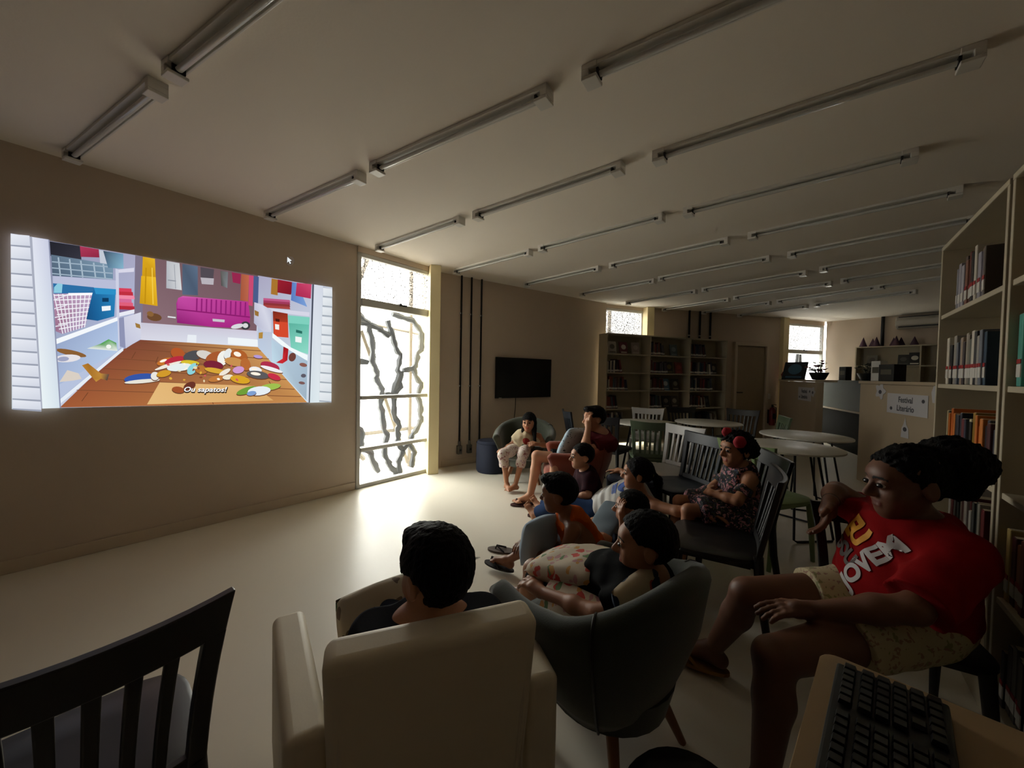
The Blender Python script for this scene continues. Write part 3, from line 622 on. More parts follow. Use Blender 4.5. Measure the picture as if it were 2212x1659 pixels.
# ---- slat-back chairs
def slat_chair(col, name='slat_chair'):
    r = empty(name); Mc = col
    def back_pt(u, v):   # u -1..1 across, v 0 (seat) .. 1 (top)
        hw = 0.195 + 0.035 * v * v
        return V(u * hw, -0.185 - 0.075 * v - 0.035 * (1 - u * u) * (0.3 + 0.7 * v), 0.44 + 0.39 * v + 0.012 * v * v * u * u)
    def strip(name, u0, u1, v0, v1, nu, nv, th):
        vs = []; fs = []
        for j in range(nv + 1):
            for i in range(nu + 1):
                u = u0 + (u1 - u0) * i / nu; v = v0 + (v1 - v0) * j / nv
                p = back_pt(u, v); vs.append(p + V(0, th / 2, 0)); vs.append(p - V(0, th / 2, 0))
        W_ = 2 * (nu + 1); idx = lambda i, j, s: j * W_ + i * 2 + s
        for j in range(nv):
            for i in range(nu):
                fs.append((idx(i, j, 0), idx(i + 1, j, 0), idx(i + 1, j + 1, 0), idx(i, j + 1, 0))); fs.append((idx(i, j, 1), idx(i, j + 1, 1), idx(i + 1, j + 1, 1), idx(i + 1, j, 1)))
        for i in range(nu): fs.append((idx(i, 0, 0), idx(i, 0, 1), idx(i + 1, 0, 1), idx(i + 1, 0, 0))); fs.append((idx(i, nv, 0), idx(i + 1, nv, 0), idx(i + 1, nv, 1), idx(i, nv, 1)))
        for j in range(nv): fs.append((idx(0, j, 0), idx(0, j + 1, 0), idx(0, j + 1, 1), idx(0, j, 1))); fs.append((idx(nu, j, 0), idx(nu, j, 1), idx(nu, j + 1, 1), idx(nu, j + 1, 0)))
        MB().add(vs, fs).build(name, Mc, r, smooth=True, bevel=0.004)
    strip('top_rail', -1, 1, 0.78, 1.0, 12, 3, 0.024)
    strip('bottom_rail', -1, 1, 0.04, 0.13, 12, 1, 0.022)
    for k in range(6):
        u = -0.60 + k * 0.24; strip('slat', u - 0.055, u + 0.055, 0.10, 0.80, 1, 6, 0.016)
    for s in (-1, 1):
        strip('back_post', s * 1.0, s * 0.82, 0.0, 0.80, 1, 6, 0.026)
        p = back_pt(s * 0.9, 0.02); m = MB(); m.tube([p + V(0, 0, 0.02), V(s * 0.185, -0.20, 0.30), V(s * 0.20, -0.25, 0.0)], [0.022, 0.02, 0.014], 8); m.build('leg', Mc, r, smooth=True)
        m = MB(); m.tube([(s * 0.175, 0.17, 0.43), (s * 0.185, 0.185, 0.25), (s * 0.195, 0.20, 0.0)], [0.022, 0.019, 0.014], 8); m.build('leg', Mc, r, smooth=True)
    vs = []; fs = []; n = 32
    for ring, (sc, z) in enumerate(((0.93, 0.425), (1.0, 0.432), (1.0, 0.448), (0.95, 0.455), (0.5, 0.447))):
        for k in range(n):
            a = 2 * math.pi * k / n; ex = 0.45
            cx_ = math.copysign(abs(math.cos(a)) ** ex, math.cos(a)); cy_ = math.copysign(abs(math.sin(a)) ** ex, math.sin(a))
            vs.append((0.215 * sc * cx_ * (1 + 0.05 * cy_), 0.005 + 0.205 * sc * cy_, z))
    for q in range(4):
        for k in range(n): k2 = (k + 1) % n; fs.append((q * n + k, q * n + k2, (q + 1) * n + k2, (q + 1) * n + k))
    fs.append(tuple(range(n - 1, -1, -1))); fs.append(tuple(4 * n + k for k in range(n)))
    MB().add(vs, fs).build('seat', Mc, r, smooth=True)
    m = MB(); m.box((0, 0.15, 0.415), (0.33, 0.03, 0.03)); m.box((0, -0.16, 0.415), (0.33, 0.03, 0.03)); m.box((-0.165, 0, 0.415), (0.03, 0.32, 0.03)); m.box((0.165, 0, 0.415), (0.03, 0.32, 0.03)); m.build('apron', Mc, r)
    return r
MC = {'dark': mat('charcoal_chair_plastic', (0.135, 0.14, 0.15), 0.42, 0.15, 20), 'blue': mat('slate_blue_chair_plastic', (0.13, 0.155, 0.19), 0.45, 0.15, 20), 'green': mat('sage_chair_plastic', (0.36, 0.42, 0.33), 0.45, 0.12, 20),
      'white': mat('pale_grey_chair_plastic', (0.70, 0.69, 0.68), 0.45, 0.08, 20), 'lime': mat('pale_green_chair_plastic', (0.50, 0.58, 0.40), 0.45, 0.1, 20), 'black': mat('black_chair_plastic', (0.06, 0.06, 0.065), 0.4, 0.15, 20)}
CH = [((-0.92, 0.785), 140, 'dark', 'charcoal slat-back chair in the near left corner, facing the film'),
      ((1.19, 4.58), 50, 'dark', "charcoal slat-back chair right beside the maroon-shirted man's head"),
      ((0.98, 5.02), 5, 'blue', "slate chair whose back shows left of the maroon-shirted man's head"),
      ((1.53, 4.20), 75, 'green', 'sage green slat-back chair drawn up to the table behind the man'),
      ((1.42, 3.53), 205, 'white', 'pale grey slat-back chair between the sage and slate blue chairs'),
      ((1.33, 3.05), 195, 'blue', 'slate blue slat-back chair between the pale grey chair and the girl in floral dress'),
      ((1.09, 2.02), 150, 'black', 'empty black slat-back chair in front of the floral-dressed girl'),
      ((1.47, 1.44), 240, 'black', 'black slat-back chair under the person in red T-shirt'),
      ((1.36, 2.39), 165, 'black', 'black slat-back chair under the girl in floral dress'),
      ((1.90, 5.42), 245, 'white', 'white slat-back chair in front of the back bookcase'),
      ((2.62, 5.70), 268, 'black', 'dark slat-back chair on the bookcase side of the small round table'),
      ((3.25, 5.55), 220, 'black', 'dark slat-back chair near the back door'),
      ((3.12, 4.80), 160, 'green', 'grey-green slat-back chair on the partition side of the round table'),
      ((1.92, 2.83), 20, 'lime', 'pale green slat-back chair behind the girl in floral dress')]
protos = {}
for (x, y), a, k, lab in CH:
    o = copy_tree(protos[k]) if k in protos else slat_chair(MC[k])
    protos.setdefault(k, o)
    o.location = (x, y, 0); o.rotation_euler = (0, 0, math.radians(a - 90)); tag(o, lab, 'chair', 'slat-back chairs'); o.scale = (1, 1, .88 if 'red T-shirt' in lab else 1)

# ---- round tables on hairpin legs
M_top = mat('white_laminate', (0.80, 0.79, 0.75), 0.35, 0.05, 10)
def round_table():
    r = empty('round_table'); m = MB(); m.lathe([(0.38, 0.70), (0.40, 0.704), (0.40, 0.716), (0.395, 0.72)], 48); m.build('tabletop', M_top, r, smooth=True)
    for k in range(3):
        a = math.radians(90 + k * 120); c, s = math.cos(a), math.sin(a); t = V(-s, c, 0); u = V(c, s, 0)
        pts = [u * 0.20 + t * 0.10 + V(0, 0, 0.70), u * 0.30 + t * 0.17 + V(0, 0, 0.02), u * 0.31 + t * 0.15 + V(0, 0, 0.009), u * 0.31 - t * 0.15 + V(0, 0, 0.009), u * 0.30 - t * 0.17 + V(0, 0, 0.02), u * 0.20 - t * 0.10 + V(0, 0, 0.70)]
        m = MB(); m.tube(pts, 0.009, 8); m.build('leg', M_dmetal, r, smooth=True)
    m = MB(); m.lathe([(0.22, 0.685), (0.24, 0.69), (0.24, 0.70)], 24); m.build('leg_plate', M_dmetal, r)
    return r
TB = [((2.58, 5.03), 20, 'white round table farthest from the camera, by the back bookcase'), ((2.41, 3.34), 65, 'white round table nearest the girl in floral dress'),
      ((3.08, 4.02), 35, 'white round table partly behind another, next to the poster partition'), ((1.72, 4.86), 10, 'white round table behind the sage green chair')]
tp = None
for (x, y), a, lab in TB:
    o = copy_tree(tp) if tp else round_table(); tp = tp or o
    o.location = (x, y, 0); o.rotation_euler = (0, 0, math.radians(a)); tag(o, lab, 'table', 'white round tables')

# ---- tub armchairs
def tub_chair(Mf, Ml, Mseam):
    r = empty('tub_armchair'); NT, prof = 48, []
    def plan(t):        # rim outline, t -1 (left arm end) .. 1
        a = abs(t)
        if a < 0.62:
            th = a / 0.62 * math.radians(88); x = 0.355 * math.sin(th) ** 0.9 if th > 0 else 0; y = -0.30 * math.cos(th) ** 0.85 - 0.02
        else:
            f = (a - 0.62) / 0.38; x = 0.355 - 0.035 * f * f; y = -0.02 + 0.30 * f
        return math.copysign(x, t), y
    def height(t): a = abs(t); return 0.545 + 0.145 * (0.5 + 0.5 * math.cos(math.pi * min(1, a / 0.85)))
    vs = []; fs = []; K = 0
    for i in range(NT + 1):
        t = -1 + 2 * i / NT; x, y = plan(t); h = height(t)
        e = min(1.0, (1 - abs(t)) / 0.06 + 0.0); e = 0.35 + 0.65 * math.sqrt(max(0, 1 - (1 - e) ** 2))
        out = nrm(V(x, y + 0.02) + 1e-6); c2 = V(x, y)
        if abs(t) > 0.62: out = nrm(V(math.copysign(1, t), -0.1))
        ring = []
        for s, (k, dz) in enumerate(((0.55, 0.175), (0.66, 0.235), (0.80, 0.345), (0.92, 0.455))):
            z = dz * (0.9 + 0.1 * h / 0.6); bx, by = x * k, (y + 0.02) * k - 0.02
            ring.append((bx, by, z))
        th = 0.085 * e
        for q in range(7):
            an = math.pi * q / 6; ring.append((c2[0] - out[0] * th * 0.5 * (1 - math.cos(an)), c2[1] - out[1] * th * 0.5 * (1 - math.cos(an)), h - 0.045 + 0.045 * e * math.sin(an)))
        for (k, z) in ((0.90, 0.42), (0.80, 0.34)):
            ring.append((x * k - out[0] * th * 0.75, (y + 0.02) * k - 0.02 - out[1] * th * 0.75, z))
        ring.append((x * 0.52, (y + .02) * 0.52 - .02, 0.27)); K = len(ring); vs += ring
    for i in range(NT):
        for k in range(K): k2 = (k + 1) % K; fs.append((i * K + k, i * K + k2, (i + 1) * K + k2, (i + 1) * K + k))
    fs.append(tuple(range(K - 1, -1, -1))); fs.append(tuple(NT * K + k for k in range(K)))
    MB().add(vs, fs).build('shell', Mf, r, smooth='all')
    for sgn in (-1, 1):
        i = NT // 2 + sgn * int(NT * 0.22); ring = [V(p) for p in vs[i * K:i * K + 9]]
        ctr = V(0, 0, 0.4); MB().tube([p + nrm((p - ctr) * V(1, 1, 0.5)) * 0.002 for p in ring], 0.0045, 6).build('seam', Mseam, r, smooth=True)
    m = MB(); n = 28; rings = ((0.80, 0.27), (0.98, 0.30), (1.0, 0.34), (0.96, 0.375), (0.80, 0.392), (0.4, 0.398)); v2 = []; f2 = []
    for sc, z in rings:
        for k in range(n):
            a = 2 * math.pi * k / n; ex = 0.55; cx_ = math.copysign(abs(math.cos(a)) ** ex, math.cos(a)); cy_ = math.copysign(abs(math.sin(a)) ** ex, math.sin(a))
            v2.append((0.245 * sc * cx_, 0.045 + 0.265 * sc * cy_, z))
    for q in range(len(rings) - 1):
        for k in range(n): k2 = (k + 1) % n; f2.append((q * n + k, q * n + k2, (q + 1) * n + k2, (q + 1) * n + k))
    f2.append(tuple(range(n - 1, -1, -1))); f2.append(tuple((len(rings) - 1) * n + k for k in range(n)))
    MB().add(v2, f2).build('seat_cushion', Mf, r, smooth='all')
    m = MB(); m.lathe([(0.15, 0.165), (0.205, 0.18), (0.23, 0.285)], 28, (0, -0.005, 0), 1.0, 1.05); m.build('underside', Mf, r, smooth=True)
    for sx in (-1, 1):
        for sy in (-1, 1):
            m = MB(); m.tube([(sx * 0.13, sy * 0.13 - 0.005, 0.18), (sx * 0.19, sy * 0.20 - 0.005, 0.0)], [0.021, 0.013], 10); m.build('leg', Ml, r, smooth=True)
    return r
M_olive = mat('olive_suede', (0.22, 0.24, 0.19), 0.9, 0.22, 14, 0.10, 200, sheen=0.3)
M_olive2 = mat('dark_green_suede', (0.17, 0.20, 0.165), 0.9, 0.22, 10, 0.10, 200, sheen=0.3)
M_rust = mat('rust_suede', (0.52, 0.22, 0.13), 0.9, 0.2, 14, 0.10, 200, sheen=0.3)
M_leg = mat('honey_wood', (0.55, 0.36, 0.22), 0.45, 0.25, 12, stretch=(1, 1, 5))
def place_tub(Mf, x, y, deg, lab, sc=1.0):
    o = tub_chair(Mf, M_leg, M_black if Mf is not M_rust else M_rust); o.location = (x, y, 0); o.rotation_euler = (0, 0, math.radians(deg - 90)); o.scale = (sc, sc, sc)
    return tag(o, lab, 'armchair', 'tub armchairs')
place_tub(M_olive2, 0.355, 1.375, 128.5, 'dark green tub armchair holding the boy in black T-shirt')
place_tub(M_olive, 0.17, 4.72, 262, 'dark olive tub armchair under the television, holding the small girl', 1.08)
place_tub(M_rust, 0.66, 3.78, 176, 'rust-coloured tub armchair holding the man in maroon shirt', 1.08)

# ---- cream armchair in front of the camera
M_crm = mat('cream_leatherette', (0.93, 0.89, 0.80), 0.55, 0.10, 6, 0.04, 160)
M_pipe = mat('cream_piping', (0.90, 0.86, 0.78), 0.5, 0.05, 10)
ca = empty('cream_armchair', (-0.235, 1.09, 0), math.radians(21)); tag(ca, 'cream upholstered armchair seen from behind, holding a dark-haired child', 'armchair')
def soft_box(name, m_, par, c, size, bev, R=None, taper=None):
    x, y, z = size[0] / 2, size[1] / 2, size[2] / 2; vs = [(-x, -y, -z), (x, -y, -z), (x, y, -z), (-x, y, -z), (-x, -y, z), (x, -y, z), (x, y, z), (-x, y, z)]
    if taper: vs = [(a * (taper if cc < 0 else 1), b, cc) for a, b, cc in vs]
    vs = np.array(vs)
    if R is not None: vs = vs @ np.asarray(R).T
    m = MB(); m.hexa(vs + V(c)); return m.build(name, m_, par, smooth=True, bevel=bev, seg=5)
def rotz_(d): c, s = math.cos(math.radians(d)), math.sin(math.radians(d)); return np.array([(c, -s, 0), (s, c, 0), (0, 0, 1)])
def rotx(d): c, s = math.cos(math.radians(d)), math.sin(math.radians(d)); return np.array([(1, 0, 0), (0, c, -s), (0, s, c)])
soft_box('back', M_crm, ca, (0, -0.155, 0.40), (0.505, 0.10, 0.57), 0.028, rotx(6), 0.93)
for s in (-1, 1):
    soft_box('arm', M_crm, ca, (s * (0.345 if s < 0 else .295), 0.10 if s < 0 else -.06, 0.265), (0.095, 0.54 if s < 0 else .26, 0.43), 0.024, rotz_(13 if s < 0 else -3))
    m = MB(); m.tube([(s * 0.222, -0.222, 0.655), (s * 0.207, -0.182, 0.13)], 0.006, 8); m.build('piping', M_pipe, ca, smooth=True)
    m = MB(); m.tube([(s * 0.237, -0.218, 0.665), (s * 0.220, -0.180, 0.13)], 0.004, 8); m.build('piping', M_pipe, ca, smooth=True)
soft_box('seat_cushion', M_crm, ca, (-.03, 0.07, 0.29), (0.48, 0.44, 0.17), 0.04)
soft_box('base', M_crm, ca, (-.03, 0.04, 0.14), (0.48, 0.42, 0.14), 0.01)
for sx in (-1, 1):
    for sy in (-0.12, 0.20):
        m = MB(); m.tube([(sx * 0.22 - .03, sy, 0.08), (sx * 0.23 - .03, sy, 0.0)], [0.022, 0.016], 10); m.build('foot', M_leg, ca, smooth=True)

# ---- poufs and stool
M_navy = mat('navy_fabric', (0.10, 0.13, 0.21), 0.9, 0.2, 14, 0.1, 200)
M_dpouf = mat('charcoal_fabric', (0.10, 0.10, 0.11), 0.9, 0.2, 14, 0.1, 200)
def pouf(x, y, r, h, m_, lab):
    o = empty('pouf', (x, y, 0)); m = MB(); m.lathe([(r * 0.9, 0), (r * 0.99, 0.03), (r, h * 0.5), (r * 0.98, h - 0.04), (r * 0.88, h - 0.006), (r * 0.5, h + 0.006), (0.02, h + 0.008)], 32); m.build('cushion_body', m_, o, smooth=True)
    m = MB(); m.tube([(r * 0.985 * math.cos(a), r * 0.985 * math.sin(a), h - 0.035) for a in np.linspace(0, 2 * math.pi, 40)], 0.005, 6); m.build('piping', m_, o, smooth=True); return tag(o, lab, 'pouf')
pouf(-0.26, 5.10, 0.20, 0.42, M_navy, 'navy cylindrical pouf behind the olive armchair, near the wall')
pouf(1.00, 3.08, 0.22, 0.50, M_navy, 'tall navy pouf behind the girl in white T-shirt')
pouf(0.46, 2.11, 0.15, 0.24, M_dpouf, 'low charcoal pouf under the boy in orange tank top')
pouf(0.79, 2.22, 0.15, 0.20, M_dpouf, 'low charcoal pouf under the half-hidden boy in navy')
pouf(0.66, 3.05, 0.16, 0.22, M_dpouf, 'low charcoal pouf under the boy in front of the man')
M_bean = mat('grey_beanbag', (0.16, 0.18, 0.22), 0.9, 0.2, 10, 0.1, 120)
m = MB(); m.lathe([(0.22, 0.0), (0.30, 0.04), (0.32, 0.12), (0.27, 0.22), (0.16, 0.30), (0.05, 0.33)], 28, sx=1.0, sy=0.9); o = m.build('beanbag', M_bean, smooth=True); o.location = (0.90, 2.68, 0); tag(o, 'slate beanbag under the reclining girl in white T-shirt', 'beanbag')
st = empty('round_stool', (0.385, 0.77, 0)); st.scale = (.8, .8, .93); tag(st, 'round black stool in front of the desk at the bottom edge', 'stool')
m = MB(); m.lathe([(0.14, 0.40), (0.165, 0.41), (0.17, 0.43), (0.15, 0.455), (0.08, 0.468), (0.01, 0.47)], 32); m.build('seat', M_black, st, smooth=True)
for k in range(4):
    a = math.radians(45 + 90 * k); m = MB(); m.tube([(0.10 * math.cos(a), 0.10 * math.sin(a), 0.41), (0.15 * math.cos(a), 0.15 * math.sin(a), 0)], 0.011, 8); m.build('leg', M_dmetal, st, smooth=True)

# ---- desk with keyboard at the lower right
DK = V(0.655, 0.785); dk1 = nrm(V(-0.70, -0.70)); dk2 = nrm(V(0.70, -0.70))
desk = empty('desk', (*DK, 0), math.atan2(-dk1[1], -dk1[0])); tag(desk, 'beige desk carrying the black keyboard, lower right corner', 'desk')
M_desk = mat('beige_laminate', (0.62, 0.52, 0.38), 0.5, 0.12, 9, 0.02, 60)
m = MB()
pts = [(-0.03, 0)] + [(-0.03 + 0.03 * math.sin(a), -0.03 + 0.03 * math.cos(a)) for a in np.linspace(0, math.pi / 2, 6)] + [(0, -0.55), (-0.62, -0.55), (-0.62, 0)]
m.prism([(x, y, 0.715) for x, y in pts], (0, 0, 0), (0, 0, 0.025)); m.build('desktop', M_desk, desk, bevel=0.003)
for x, y in ((-0.05, -0.05), (-0.05, -0.5), (-0.57, -0.05), (-0.57, -0.5)):
    m = MB(); m.box((x, y, 0.358), (0.04, 0.04, 0.716)); m.build('leg', M_dmetal, desk)
kb = empty('keyboard', (*(DK + dk1 * 0.27 + dk2 * 0.10), 0.74), math.atan2(-dk1[1], -dk1[0]) ); tag(kb, 'black computer keyboard on the beige desk', 'keyboard')
M_key = mat('black_keycap', (0.045, 0.045, 0.05), 0.35, 0.1, 60)
m = MB(); m.hexa([(-0.22, -0.072, 0), (0.22, -0.072, 0), (0.22, 0.072, 0), (-0.22, 0.072, 0), (-0.22, -0.072, 0.022), (0.22, -0.072, 0.022), (0.22, 0.072, 0.016), (-0.22, 0.072, 0.016)]); m.build('keyboard_case', M_black, kb, bevel=0.004)
km = None
for row in range(6):
    y = 0.052 - row * 0.0205 - (0.004 if row else 0)
    for k in range(21):
        if row == 5 and 4 <= k <= 8: continue
        if k in (14,) or (row == 4 and k in (15, 17)): continue
        x = -0.205 + k * 0.0205
        if km is None:
            q = MB(); q.hexa([(-0.009, -0.009, 0), (0.009, -0.009, 0), (0.009, 0.009, 0), (-0.009, 0.009, 0), (-0.007, -0.007, 0.007), (0.007, -0.007, 0.007), (0.007, 0.007, 0.007), (-0.007, 0.007, 0.007)]); ko = q.build('key', M_key, kb); km = ko.data
        else: ko = bpy.data.objects.new('key', km); COL.objects.link(ko); ko.parent = kb
        ko.location = (x, y, 0.019 + (0.052 - y) * 0.04)
q = MB(); q.hexa([(-0.05, -0.009, 0), (0.05, -0.009, 0), (0.05, 0.009, 0), (-0.05, 0.009, 0), (-0.048, -0.007, 0.007), (0.048, -0.007, 0.007), (0.048, 0.007, 0.007), (-0.048, 0.007, 0.007)]); o = q.build('space_bar', M_key, kb); o.location = (-0.085, -0.0545, 0.023)
# ================================================================= BOOKCASES AND BOOKS
M_case = mat('cream_melamine', (0.70, 0.66, 0.57), 0.55, 0.08, 6, 0.02, 80)
def bookcase(name, origin, ang, bays, bw, depth, zs, top, lab, feet=0.0, z0=0.0):
    """local x along the front, y into the depth; zs: heights of the shelf tops"""
    r = empty(name, (*origin, 0), ang); tag(r, lab, 'bookcase'); th = 0.022; Wd = bays * bw
    m = MB(); m.box((Wd / 2, depth - 0.006, (top + zs[-1]) / 2), (Wd - 0.004, 0.01, top - zs[-1])); m.build('back_panel', M_case, r)
    m = MB(); m.box((Wd / 2, depth / 2, top - th / 2), (Wd, depth, th)); m.build('top_board', M_case, r, bevel=0.002)
    for b in range(bays + 1):
        x = min(max(b * bw, th / 2), Wd - th / 2); m = MB(); m.box((x, depth / 2, (top - th + zs[-1] - 0.03) / 2), (th, depth - 0.002, top - th - zs[-1] + 0.03)); m.build('side_panel', M_case, r, bevel=0.002)
    for z in zs:
        for b in range(bays):
            x0 = b * bw + (th if b == 0 else th / 2); x1 = (b + 1) * bw - (th if b == bays - 1 else th / 2)
            m = MB(); m.box(((x0 + x1) / 2, depth / 2, z - th / 2), (x1 - x0, depth - 0.014, th)); m.build('shelf', M_case, r, bevel=0.002)
    if feet:
        for b in range(bays + 1):
            for y in (0.04, depth - 0.04):
                m = MB(); m.box((min(max(b * bw, 0.03), Wd - .03), y, (zs[-1] - 0.03) / 2), (0.04, 0.04, zs[-1] - 0.03)); m.build('foot', M_case, r)
    else:
        m = MB(); m.box((Wd / 2, 0.03, (zs[-1] - 0.03) / 2), (Wd - 0.01, 0.02, zs[-1] - 0.03)); m.build('plinth', M_case, r)
    return r
M_lab = mat('white_spine_label', (0.80, 0.79, 0.76), 0.6, 0.1, 60)
M_red = mat('red_spine_dot', (0.55, 0.08, 0.10), 0.6)
M_pages = mat('paper_block', (0.78, 0.73, 0.62), 0.8, 0.15, 50, stretch=(40, 1, 1))
PAL = ['1d1f26', '2b2f45', '4a1f22', '6b5a48', '8a8478', '303a30', '5b2b20', 'a39c90', '22324a', '14151a', '7a3a24', '4d4a55', '3d2a3f', 'b8b0a0', '2f4a52', '6a1f26']
def bmat(c): return mat('book_cloth_' + c, c, 0.5, 0.15, 40)
def ORD2(i): return ORD[i] if i < 12 else '%dth' % (i + 1)
def CN(c):
    r, g, b = (int(c[k:k + 2], 16) for k in (0, 2, 4)); mx, mn = max(r, g, b), min(r, g, b)
    if mx < 50: return 'near-black'
    if mx - mn < 26: return 'pale' if mx > 150 else ('grey' if mx > 80 else 'charcoal')
    if r == mx and g > 0.75 * r: return 'cream' if mx > 150 else 'brownish'
    if r == mx: return ('orange' if g > 0.45 * r else 'dark red') if mx > 90 else 'maroon'
    return 'bluish' if b == mx else 'greenish'
BK_CACHE = {}
def book_mesh(c, near):
    """unit book, x thickness, y depth (spine at y=0), z height; label band low on the spine"""
    if (c, near) in BK_CACHE: return BK_CACHE[(c, near)]
    m = MB(); m.cur = 0; m.box((0, 0.5, 0.5), (1, 1, 1))
    m.cur = 1; m.box((0, 0.495, 0.15), (1.015, 1.0, 0.14)) if not near else None
    o = m.build('library_book', mats=[bmat(c), M_lab]); me = o.data; bpy.data.objects.remove(o); BK_CACHE[(c, near)] = me; return me
def add_book(root_m, x, y, z, th, dp, ht, c, lab, group, lean=0.0, near=False, red=True):
    o = bpy.data.objects.new('library_book', book_mesh(c, near)); COL.objects.link(o)
    L = Matrix.Translation((x, y, z)) @ Matrix.Rotation(lean, 4, 'Y')
    if near:
        o.matrix_world = root_m @ L
        # near books carry real pages, label and dot as parts, in metres
        me = MB(); me.box((0, dp / 2, ht / 2), (th, dp, ht)); q = me.build('library_book', bmat(c), bevel=min(0.003, th * 0.2)); bpy.data.objects.remove(o); o = q; o.matrix_world = root_m @ L
        t = MB(); t.box((0, dp / 2 + 0.002, ht / 2), (th * 0.82, dp - 0.003, ht + 0.002)); t.build('page_block', M_pages, o)
        t = MB(); t.box((0, 0.0005, 0.035 + 0.02), (th * 0.96, 0.004, 0.045)); t.build('spine_label', M_lab, o)
        if red: t = MB(); t.box((0, 0.0004, 0.088), (th * 0.9, 0.004, 0.016)); t.build('spine_dot', M_red, o)
    else:
        o.matrix_world = root_m @ L @ Matrix.Diagonal((th, dp, ht, 1))
    return tag(o, lab, 'book', group)
# back bookcase: three bays on short feet
BCO = V(1.655, 6.76); bca = math.radians(19.3)
ZS = [1.70, 1.365, 1.045, 0.715, 0.40, 0.13]
bc = bookcase('bookcase', BCO, bca, 3, 0.93, 0.27, ZS, 2.055, 'tall cream three-bay bookcase standing under the small window at the back', feet=0.1)
bpy.context.view_layer.update(); BM = Matrix.Translation((*BCO, 0)) @ Matrix.Rotation(bca, 4, 'Z')
BAY = ['window bay', 'middle bay', 'door bay']
# (bay, row, from, to) fractions of the bay filled with upright books
FILL = [(0, 1, .03, .36), (0, 2, .03, .50), (0, 3, .03, .26), (0, 4, .03, .42), (1, 0, .03, .36), (1, 1, .03, .46), (1, 2, .03, .38), (1, 3, .03, .33), (1, 4, .05, .2), (2, 0, .03, .42), (2, 1, .03, .62), (2, 2, .03, .64), (2, 3, .03, .46), (2, 4, .5, .7)]
for b, r_, f0, f1 in FILL:
    bi = 0; x = b * .93 + f0 * .93; end = b * .93 + f1 * .93; lean0 = 0.0
    while x < end:
        bc_ = rnd.choice(PAL); bi += 1; th = rnd.uniform(.026, .042); ht = rnd.uniform(.19, .25); lean = 0.02 if end - x > .12 else rnd.uniform(.10, .22)
        add_book(BM, x + th / 2, rnd.uniform(.015, .035), ZS[r_], th - .003, .17, ht, bc_, '%s book, %s of the upright row, %s shelf, %s, back bookcase' % (CN(bc_), ORD2(bi - 1), ORD[r_], BAY[b]), 'books in the %s, %s shelf' % (BAY[b], ORD[r_]), -lean if end - x < .12 else 0)
        x += th + (ht * math.sin(lean) * 0.35 if end - x < .12 else 0.002)
# face-out display books
def face_book(root_m, x, z, w, h, c, c2, lab, tilt=0.18, yaw=0.0, y=0.10):
    o = empty('display_book'); o.matrix_world = root_m @ Matrix.Translation((x, y, z)) @ Matrix.Rotation(yaw, 4, 'Z') @ Matrix.Rotation(-tilt, 4, 'X')
    m = MB(); m.box((0, 0.008, h / 2), (w, 0.016, h)); m.build('cover', bmat(c), o)
    m = MB()
    m.lathe([(0.001, -.001), (w * .3, -.0005), (w * .3, .0005), (0.001, .001)], 14); P_ = np.array(m.v); m.v = [(p[0], p[2] * 1.0 - 0.0015, h * .58 + p[1] * .9) for p in P_]
    m.box((0, -0.001, h * .14), (w * .7, .003, h * .09)); under(m.build('cover_picture', bmat(c2), o), 'cover')
    return tag(o, lab, 'book')
FB = [(0, 0, .20, 'b9b2a8', '7a7468', 'pale picture book propped on the top shelf, window bay'), (0, 0, .46, '6a2a34', 'd8d0c8', 'maroon picture book with white figures on the top shelf, window bay'), (0, 0, .74, 'a8968c', 'c8b8b0', 'pinkish picture book on the top shelf nearest the middle bay'),
      (1, 0, .68, '5a6a72', '8a9aa2', 'grey-blue picture book alone on the top shelf, middle bay'), (1, 1, .58, '15120f', '6a5a30', 'black picture book on the second shelf, middle bay'), (1, 1, .82, '6e1e1e', '8a3030', 'plain red picture book on the second shelf, middle bay'),
      (1, 2, .50, '5a7fa0', 'c8d4dc', 'light blue picture book on the third shelf, middle bay'), (1, 2, .75, '4a4438', 'a89c88', 'patterned picture book on the third shelf, middle bay'), (1, 3, .52, '201d1a', '8a8478', 'dark picture book on the fourth shelf, middle bay'), (1, 3, .74, '5a5248', 'b8a898', 'picture book with pale faces on the fourth shelf, middle bay'),
      (2, 1, .76, '2a2620', 'a09688', 'dark picture book with pale figure on the second shelf, door bay'), (2, 3, .58, '17181c', '3a4048', 'black slanting picture book on the fourth shelf, door bay'), (2, 4, .42, '1c1a18', '4a4038', 'dark picture book on the fifth shelf, door bay'), (2, 4, .80, 'b0aca0', '7a766c', 'white picture book on the fifth shelf, door bay')]
for b, r_, f_, c, c2, lab in FB: face_book(BM, b * .93 + f_ * .93, ZS[r_] + 0.001, .17, .225, c, c2, lab)

# two bookcases along the right-hand wall
dRr = -dR; RO = V(2.395, 2.175); ra = math.atan2(dR[1], dR[0])       # local +x runs towards the camera
ZR = [1.67, 1.29, 0.905, 0.525, 0.14]
def place_R(o_): return Matrix.Translation((*o_, 0)) @ Matrix.Rotation(ra, 4, 'Z')
